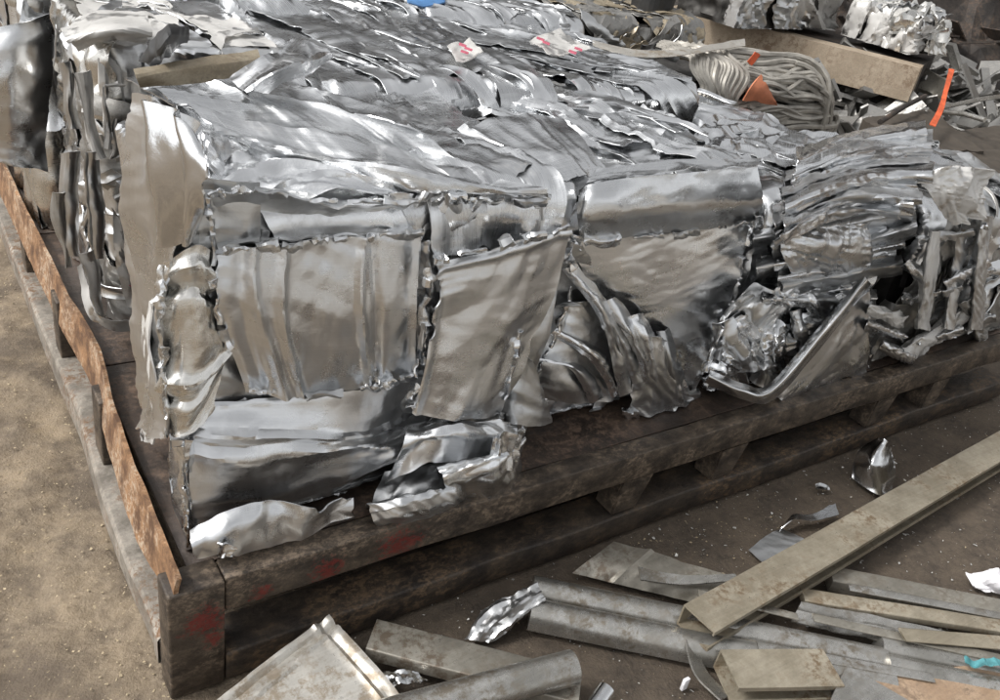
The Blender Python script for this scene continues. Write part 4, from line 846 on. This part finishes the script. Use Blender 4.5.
# twin-bulge extrusion
def twin(name, fr, mat, label, seed, h=.055):
    M_, L, w = fr; r = w/4; pr = []
    for k in range(13): a = math.pi*k/12; pr.append((w/4+r*math.cos(a)*1.0, -r*.9+r*.9*math.sin(a)))
    for k in range(13): a = math.pi*k/12; pr.append((-w/4+r*math.cos(a), -r*.9+r*.9*math.sin(a)))
    pr += [(-w/2, -h), (w/2, -h)]
    return tag(extrude_profile(name, pr, L, mat, None, M_, nseg=40, wob=.003, seed=seed), label, 'extrusion')
twin('twin_extrusion', bar_frame((523, 571), (545, 612), (905, 642), (880, 690), .075, .065), M['oxgrey'], 'grey aluminium extrusion with two rounded ridges under the long channel', 5)
plate('angle_sheet', [FZ((612, 541, .055), (675, 559, .055), (738, 578, .055)), FZ((590, 558, .05), (655, 575, .05), (722, 592, .05)), FZ((571, 573, .02), (640, 590, .02), (710, 607, .02))], M['oxdark'], 'bent grey-brown sheet lying behind the twin-ridged extrusion', 'sheet', seed=310, amp=.006, ribs=((.3, .02, .006),))
plate('thin_flange', [FZ((638, 566, .085), (680, 574, .085), (737, 573, .085)), FZ((640, 580, .085), (682, 584, .08), (740, 581, .085))], M['oxgrey'], 'thin bright-edged flange strip on the bent sheet', 'strip', seed=311, amp=.004)
st = empty('crushed_strip', tuple(onz(505, 618, .0)), 0, 'crushed ridged aluminium strip propped against the twin extrusion end', 'strip')
loft('strip', st, M['alu_dull'], [FZ((462, 640, .015), (482, 612, .04), (510, 594, .07), (536, 582, .085)), FZ((478, 642, .02), (495, 622, .05), (520, 604, .08), (542, 592, .09)), FZ((492, 642, .01), (510, 630, .03), (528, 614, .06), (546, 600, .08))], res=.004, seed=312, amp=.006, scale=.05, rag=.003, vribs=((.2, .05, .008), (.5, .05, .008), (.8, .05, .007)))
# fan of long profiles at the right
rbar('long_profile', bar_frame((834, 566), (828, 578), (1060, 610), (1055, 626), .050, .045), .04, M['oxdark'], 'rearmost greenish-grey profile emerging right of the channel', 'profile', 11)
rbar('long_profile', bar_frame((806, 588), (800, 600), (1060, 628), (1055, 640), .062, .055), .02, M['oxal'], 'narrow beige profile with pale edge, second behind the channel', 'profile', 12)
plate('long_sheet_strip', [FZ((800, 602, .060), (880, 617, .058), (960, 634, .055), (1060, 652, .052)), FZ((790, 622, .055), (870, 638, .055), (950, 655, .052), (1050, 676, .05))], M['oxgrey'], 'wide grey sheet strip lying on the profiles at the right edge', 'strip', seed=313, amp=.006, dent=.004, ribs=(), vribs=((.5, .1, .006),))
twin('grey_extrusion', bar_frame((893, 634), (880, 664), (1070, 668), (1050, 702), .072, .06), M['oxgrey'], 'short rounded grey extrusion beside the cyan rag', 6, .05)
rbar('long_profile', bar_frame((745, 626), (735, 640), (925, 668), (915, 684), .050, .045), .03, M['oxdark'], 'dark flat profile between long channel and the short offcut', 'profile', 13)
for i, (e, z_, mt, lab) in enumerate([(((815, 612), (812, 619), (1060, 668), (1058, 676)), .078, M['oxdark'], 'thin dark strip lying on the wide grey sheet strip'),
                                   (((760, 640), (756, 648), (935, 672), (930, 681)), .074, M['oxgrey'], 'thin pale strip in front of the dark flat profile'),
                                   (((850, 582), (848, 588), (1060, 622), (1058, 629)), .072, M['oxgrey'], 'thin grey strip along the rearmost profile'),
                                   (((700, 590), (697, 596), (800, 612), (796, 619)), .085, M['oxdark'], 'short dark strip lying on the twin extrusion'),
                                   (((905, 628), (900, 640), (1065, 640), (1060, 654)), .085, M['oxal'], 'beige strip resting across the right-hand profiles')]):
    rbar('thin_strip', bar_frame(*e, z_, z_-.01), .006, mt, lab, 'strip', 30+i, .006)
rim = empty('curved_rim', tuple(onz(690, 670, .0)), 0, 'thin curved grey rim piece left of the channel offcut', 'rim')
loft('rim_strip', rim, M['oxgrey'], [FZ((686, 638, .07), (690, 660, .06), (700, 680, .05), (722, 702, .045)), FZ((697, 636, .04), (702, 658, .035), (712, 676, .03), (732, 694, .025))], res=.006, seed=314, amp=.001, rag=.002, dent=0, thick=.004)
boxo('white_block', (-.008, .008, -.004, .004, 0, .034), M['rag'], None, .001).location = tuple(onz(683, 689, .004))
tag(bpy.data.objects['white_block'], 'tiny white plastic strip standing upright on the dark ground', 'strip')
def curled(name, rails, mat, label, seed, **k):
    return tag(loft(name, None, mat, rails, **{**dict(res=.005, seed=seed, amp=.006, scale=.05, rag=.005, curl=.006), **k}), label, 'shard')
curled('curled_shard', [FZ((852, 478, .01), (858, 455, .07), (880, 437, .14)), FZ((866, 488, .01), (872, 462, .10), (886, 440, .15)), FZ((880, 497, .005), (886, 475, .06), (888, 446, .12)), FZ((890, 490, .0), (894, 470, .05), (888, 450, .10))], M['alu_bright'], 'curled bright aluminium shard standing beside the pallet rail', 320, amp=.003, scale=.10)
curled('wavy_shard', [FZ((778, 532, .0), (792, 513, .04), (812, 513, .03), (836, 500, .05)), FZ((780, 528, .02), (795, 519, .05), (815, 522, .03), (841, 514, .05))], M['alu_bright'], 'wavy bright aluminium ribbon on the ground above the flat offcut', 321, amp=.001, scale=.15, n=2, curl=.002)
curled('flat_offcut', [FZ((748, 550, .006), (766, 536, .008), (782, 528, .008)), FZ((765, 564, .006), (786, 550, .008), (806, 540, .008))], M['alu_dull'], 'small flat grey sheet offcut next to the long channel', 322, amp=.001, rag=.001, curl=0)
curled('small_chip', [FZ((813, 486, .008), (820, 484, .014), (828, 489, .008)), FZ((815, 492, .006), (822, 493, .012), (829, 493, .006))], M['alu_bright'], 'tiny pale metal chip lying alone near the rail', 323, amp=.003, res=.003)
curled('bright_scrap', [FZ((376, 676, .05), (395, 670, .055), (420, 672, .05)), FZ((386, 690, .05), (405, 686, .06), (432, 684, .05))], M['alu_bright'], 'small bright crinkled scrap between tray panel and round tube', 324, amp=.010, res=.004)
curled('white_rag', [FZ((970, 577, .015), (985, 574, .04), (1016, 585, .03)), FZ((973, 586, .01), (992, 584, .04), (1018, 594, .03)), FZ((977, 591, .005), (996, 595, .02), (1020, 601, .01))], M['rag'], 'crumpled white rag at the right edge', 325, amp=.02, scale=.06)
bpy.data.objects['white_rag']['category'] = 'rag'
curled('cyan_rag', [FZ((962, 656, .085), (985, 658, .09), (1015, 662, .085)), FZ((966, 666, .08), (988, 670, .09), (1018, 674, .08))], M['cyan'], 'frayed cyan cloth scrap at the right edge', 326, amp=.010, scale=.06, rag=.004, res=.004)
bpy.data.objects['cyan_rag']['category'] = 'rag'

# ------------------------------------------------------------------ behind the pallet
# bale of folded thin tube with an orange shard
b7 = make_bale('cable_bale', 2.16, 3.10, 1.10, 1.56, .95, 'bale of looped dull metal cable beyond the silver bales', 31, inset=.07, group='bales in the background')
rg = np.random.default_rng(77)
for i in range(44):                                                # nested flattened loops
    a_ = .012+.32*((i % 22)/21)**.9+rg.uniform(-.008, .008); lc = .43+rg.uniform(-.02, .02); x0 = .26+.08*rg.random(); xe = .93-.55*a_-.05*rg.random()
    th = np.linspace(-math.pi/2, math.pi/2, 18); nb = 22
    m = np.concatenate([np.linspace(x0, xe-a_*.5, nb), xe-a_*.5+a_*.7*np.cos(th)[::1], np.linspace(xe-a_*.5, x0, nb)])
    l = np.concatenate([np.full(nb, lc-a_), lc+a_*np.sin(th), np.full(nb, lc+a_)]); q = np.linspace(0, 1, len(m))
    l = l+.022*np.sin(q*9+rg.uniform(0, 6))+.012*np.sin(q*21+rg.uniform(0, 6)); d = -.012+.035*rg.random()+.012*np.sin(q*7+i)
    Pp, N = belt(b7, 'ft', np.maximum(l, .03), m, .10); link('cable', tube_mesh('cable', Pp+N*d[..., None], .0105, 6), M['cable'], b7['o'])
for i in range(20):                                                # tight serpentine ends at the left
    n = 70; x = np.linspace(0, 1, n); l = .16+x*.72; m = .02+.0125*i+.022*np.sin(x*34+i*.25)+.01*np.sin(x*11)
    Pp, N = belt(b7, 'ft', l, np.maximum(m, 0), .10); link('cable', tube_mesh('cable', Pp+N*(.012+.016*rg.random()), .0105, 6), M['cable'], b7['o'])
tag(loft('orange_shard', None, M['terra'], [FY(1.04, (742, 102), (752, 86, .02), (762, 73, .0)), FY(1.04, (756, 104, .02), (763, 92, .03), (768, 84, .02)), FY(1.04, (778, 106), (776, 102, .01), (772, 96, .01))], res=.01, seed=330, amp=.004, rag=.006, thick=.006), 'terracotta-orange plastic shard wedged in front of the cable bale', 'shard')
tag(loft('red_tag', None, M['orange'], [FY(1.06, (746, 62), (756, 50)), FY(1.06, (751, 67), (762, 55))], res=.01, seed=331, amp=.006, rag=.006), 'small red-orange scrap at the top of the cable bale', 'scrap')
b8 = make_bale('strip_bale', 2.00, 2.70, 1.62, 2.15, 1.0, 'brownish bale of thin stacked strips behind the silver rows', 32, group='bales in the background')
cover_bale(b8, [('ft', .25, 1.2, 6, 2)], [AD, M['alu_dark'], M['tan'], M['alu_dark']], 1, 1.2, 1.5, .01, .01, 1, 24, .01, .12, .014)
tag(loft('pale_strip', None, M['panelgrey'], [FZ((592, 40, .99), (640, 50, .99), (690, 48, 1.0), (745, 38, 1.02)), FZ((592, 46, .98), (642, 57, .98), (692, 54, .99), (746, 45, 1.01))], res=.012, seed=332, amp=.002, rag=.002), 'pale flat strip lying along the brownish strip bale', 'strip')
# raised beige beam with bales above it
def beamz(name, p0, p1, z, h, d, mat, label):
    a, b = onz(*p0, z), onz(*p1, z); M_, L = frame_from(a, b)
    o = extrude_profile(name, [(0, 0), (d, 0), (d, -h), (0, -h)], L, mat, None, M_, nseg=20, wob=.006, seed=4); return tag(o, label, 'beam')
beamz('beige_beam', (672, 6), (921, 68), .78, .20, .16, M['beam'], 'heavy beige box beam raised behind the cable bale')
def skid(name, p0, p1, z, y0, y1, h, x0, x1, mat, label, cat):
    a, b = onz(*p0, z), onz(*p1, z); M_, L = frame_from(a, b)
    M_ = M_ @ Matrix.Translation((x0*L, 0, 0))
    return tag(extrude_profile(name, [(y0, -.01), (y1, -.01), (y1, -h), (y0, -h)], L*(x1-x0), mat, None, M_, nseg=12, wob=.006, seed=8), label, cat)
skid('scrap_bin', (672, 6), (921, 68), .78, .17, .95, .775, .0, 1.0, M['darkscrap'], 'dark steel bin behind the beige beam holding up the small bales', 'bin')
skid('support_block', (672, 6), (921, 68), .57, .02, .15, .565, .06, .14, M['mutedwood'], 'dark timber block under the left end of the beige beam', 'block')
skid('support_block', (672, 6), (921, 68), .57, .02, .15, .565, .80, .88, M['mutedwood'], 'dark timber block under the right end of the beige beam', 'block')
def rbale(name, pa, pb, z, dep, h, mats, label, seed, core=True):
    a, b = onz(*pa, z), onz(*pb, z); c = (a+b)/2; w = np.linalg.norm(b-a)
    bb = make_bale(name, -w/2, w/2, 0, dep, z+h, label, seed, z0=z, group='bales in the background', inset=.03)
    cover_bale(bb, [('ft', .02, h+dep, 3, 3)], mats, 1, 1.1, None, .03, .0, 1, 10, .02, .12, .014); cover_bale(bb, [('rt', .02, h, 2, 2)], mats, 3, 1.1, None, .03, .0, 1, 4, .02, .12, .014)
    bb['o'].rotation_euler = (0, 0, math.atan2(b[1]-a[1], b[0]-a[0])); 
    mpi = Matrix.Translation(Vector((0, dep/2, z))).inverted()
    for ch in bb['o'].children: ch.matrix_parent_inverse = mpi
    bb['o'].location = (c[0], c[1], z); off = Vector((0, dep/2, 0)); off.rotate(bb['o'].rotation_euler); bb['o'].location += off
    return bb
rbale('small_bale', (735, 30), (832, 30), .80, .5, .40, [AW, AD, M['alu_cream']], 'whitish crumpled bale resting on the beige beam', 41)
rbale('small_bale', (842, 36), (908, 56), .80, .4, .22, [M['alu_cream'], AW, AD], 'small cubic bale with cream patches on the beam end', 42)
# dark heaps of scrap closing the view
def heap(name, cx, cy, rx, ry, h, seed, mat, npc=120):
    n = 70; u, v = np.meshgrid(np.linspace(-1, 1, n), np.linspace(-1, 1, n), indexing='ij'); r2 = u*u+v*v
    x, y = cx+u*rx, cy+v*ry; rg = np.random.default_rng(seed)
    z = h*np.clip(1-r2, 0, 1)**.7*(1+.5*fbm(x/1.2, y/1.2, 0., 4, seed))+.25*crumple(x, y, rg, .8, 1.0, 4)*np.clip(1-r2, 0, 1)**.5-.05
    V = [np.stack([x, y, z], -1).reshape(-1, 3)]; ii = np.arange(n*n).reshape(n, n); Fs = [tuple(f) for f in np.stack([ii[:-1, :-1], ii[1:, :-1], ii[1:, 1:], ii[:-1, 1:]], -1).reshape(-1, 4)]
    o_ = n*n
    for k in range(npc):                                           # jumbled bars and plates
        i, j = int(rg.integers(8, n-8)), int(rg.integers(8, n-8))
        if r2[i, j] > .95: continue
        L, w, t = rg.uniform(.15, .9), rg.uniform(.02, .16), rg.uniform(.006, .03)
        Rm = Matrix.Rotation(rg.uniform(0, 6.3), 3, 'Z') @ Matrix.Rotation(rg.uniform(-.9, .9), 3, 'Y') @ Matrix.Rotation(rg.uniform(-1, 1), 3, 'X')
        bv = [np.array(Rm @ Vector(q))+np.array([x[i, j], y[i, j], z[i, j]+.06]) for q in box_verts(-L/2, L/2, -w/2, w/2, -t/2, t/2)]
        V.append(np.array(bv)); Fs += [tuple(q+o_ for q in f) for f in BOXF]; o_ += 8
    return tag(link(name, mesh_from(name, np.concatenate(V), Fs, None, False), mat), 'dark heap of tangled scrap in the background', 'scrap heap', kind='stuff')
heap('scrap_heap', 8.6, 5.2, 3.6, 3.2, 2.2, 51, M['darkscrap'], 420)
heap('scrap_heap', 6.2, 7.6, 3.4, 2.4, 1.7, 52, M['darkscrap'], 300)
heap('scrap_heap', 5.6, 2.4, 2.0, 1.6, .46, 53, M['alu_dark'], 900)
for o in bpy.data.objects:
    if o.name.startswith('scrap_heap'): o['label'] = {'scrap_heap': 'tall dark tangled scrap heap in the upper right background', 'scrap_heap.001': 'dark scrap heap along the top edge behind the strip bale', 'scrap_heap.002': 'low dark litter of scrap under the beige beam'}[o.name]
# timbers, plates and an orange strap on the low litter
def slab(name, quad, t, mat, label, cat, seed): return tag(loft(name, None, mat, quad, res=.03, seed=seed, amp=.006, rag=.01, thick=t, dent=.004), label, cat)
slab('flat_slab', [FZ((862, 118, .58), (930, 108, .58)), FZ((900, 150, .56), (985, 152, .56))], .06, M['mutedwood'], 'dark flat slab in front of the beam end', 'slab', 341)
slab('grey_box_end', [FZ((917, 62, .72), (946, 80, .70)), FZ((916, 88, .60), (942, 100, .58))], .03, M['oxdark'], 'grey metal end plate under the tip of the beam', 'plate', 342)
slab('flat_slab', [FZ((958, 130, .55), (1040, 120, .55)), FZ((940, 165, .55), (1050, 182, .52))], .05, M['mutedwood'], 'dark board at the right edge under the pale sticks', 'board', 343)
for i, (p0, p1, lab) in enumerate([((940, 108), (1010, 95), 'pale thin stick slanting up by the orange strap'), ((945, 112), (985, 120), 'short pale stick below the slanting one'), ((880, 122), (925, 96), 'dark thin rod leaning toward the beam')]):
    tag(link('stick', tube_mesh('stick', [onz(*p0, .62), (onz(*p0, .62)+onz(*p1, .66))/2+np.array([0, 0, .01]), onz(*p1, .66)], .014, 8), M['oxgrey'] if i < 2 else M['darkscrap']), lab, 'stick', 'loose sticks behind')
tag(loft('orange_strap', None, M['orange'], [FZ((929, 124, .66), (938, 108, .70), (944, 88, .75), (949, 68, .80)), FZ((936, 126, .66), (944, 109, .70), (949, 89, .75), (955, 69, .80))], res=.012, seed=350, amp=.002, rag=.001, thick=.004), 'bright orange strap hanging beside the beam end', 'strap')
tag(loft('blue_tarp', None, M['blue'], [FZ((405, -12, 1.05), (450, -14, 1.05)), FZ((408, 5, 1.03), (446, 4, 1.03))], res=.03, seed=351, amp=.01, thick=.004), 'scrap of blue tarp at the top edge of the picture', 'tarp')
bk = empty('black_bucket', tuple(onz(648, 22, .95)), 0, 'black plastic bucket behind the brownish strip bale', 'bucket')
me = bpy.data.meshes.new('bucket_body'); bm = bmesh.new(); prof = [(.085, 0), (.11, .22), (.116, .22), (.116, .235), (.104, .235), (.08, .01)]
rings = [[bm.verts.new((r_*math.cos(2*math.pi*k/28), r_*math.sin(2*math.pi*k/28), z_)) for k in range(28)] for r_, z_ in prof]
for a, b in zip(rings, rings[1:]):
    for k in range(28): bm.faces.new((a[k], a[(k+1) % 28], b[(k+1) % 28], b[k]))
bm.faces.new(rings[0][::-1]); bm.faces.new(rings[-1]); bmesh.ops.recalc_face_normals(bm, faces=bm.faces); bm.to_mesh(me); bm.free()
link('bucket_body', me, M['black'], bk, (0, 0, 0))

# ------------------------------------------------------------------ chips and swarf on the ground
def chips(name, mat, n, fn, smin, smax, seed, label):
    rg = np.random.default_rng(seed); V = []; Fs = []
    k = 0
    while k < n:
        x, y = fn(rg)
        if 0 < x < PW and .02 < y < PD: continue
        L, w, t = smin+(smax-smin)*rg.random()**3, rg.uniform(.35, .9), rg.uniform(.1, .3); w *= L; t *= w
        Rm = Matrix.Rotation(rg.uniform(0, 6.3), 3, 'Z') @ Matrix.Rotation(rg.uniform(-.5, .5), 3, 'Y')
        q = box_verts(-L/2, L/2, -w/2, w/2, -t/2, t/2); jit = rg.uniform(.1, 1.3, (8, 3))
        V += [np.array(Rm @ Vector(np.array(c)*jj))+np.array([x, y, t*.5-.002]) for c, jj in zip(q, jit)]; Fs += [tuple(c+8*k for c in f) for f in BOXF]; k += 1
    return tag(link(name, mesh_from(name, np.array(V), Fs, None, False), mat), label, 'debris', kind='stuff')
chips('wood_chips', M['chip'], 7000, lambda r: (-.02-abs(r.normal(0, .45)), r.uniform(-.9, 3)), .0015, .008, 1, 'yellowish wood chips and grit strewn over the sandy ground')
chips('metal_swarf', M['chipw'], 2600, lambda r: (r.uniform(.1, 3.2), r.uniform(-1.0, .0)), .0015, .010, 2, 'pale metal swarf sprinkled over the dark ground')
chips('wood_chips', M['chip'], 500, lambda r: (r.uniform(.1, 3.2), r.uniform(-1.0, .0)), .002, .007, 3, 'sparse yellowish crumbs on the dark ground in front')

chips('wood_chips', M['chip'], 260, lambda r: (1.45+r.normal(0, .35), -.03-abs(r.normal(0, .12))), .0015, .007, 4, 'small patch of yellowish crumbs beside the pallet rail')

# ------------------------------------------------------------------ added shed out of view, there to darken reflections in the bales
shed = empty('unseen_shed', (5.5, 12., 0), 0, 'unseen corrugated shed added to darken reflections in the bale tops', 'shed')
def corrugated(name, fn, nu, nv, mat, label):
    u, v = np.meshgrid(np.linspace(0, 1, nu), np.linspace(0, 1, nv), indexing='ij'); P_ = fn(u, v)
    return link(name, grid_mesh(name, P_, np.stack([u*10, v*10], -1), .004), mat, shed)
M['sheeting'] = rusty('unseen_shed_sheeting', (.10, .085, .07), (.17, .155, .135), (.20, .12, .07), .7, .2, 1.2, bump=.2)
def unseen_roof_fn(x0, x1): return lambda u, v: np.stack([x0+(x1-x0)*u, 6.3+5.9*v, 4.8+.6*v+.03*np.sin(u*(x1-x0)/.18*6.283)], -1)
corrugated('unseen_roof', unseen_roof_fn(-2.0, 3.6), 260, 8, M['sheeting'], 'unseen corrugated cover added to block sky in the bale reflections, left bay')
corrugated('unseen_roof', unseen_roof_fn(4.2, 13.), 400, 8, M['sheeting'], 'unseen corrugated cover added to block sky in the bale reflections, right bay')
corrugated('wall', lambda u, v: np.stack([-2+15*u, 12.2+.03*np.sin(u*15/.18*6.283), 5.2*v], -1), 520, 8, M['sheeting'], 'unseen corrugated rear wall added to darken reflections')
corrugated('wall', lambda u, v: np.stack([13.+.03*np.sin(u*14/.18*6.283), -1.5+13.7*u, 5.2*v], -1), 480, 8, M['sheeting'], 'unseen corrugated right-hand wall added to darken reflections')
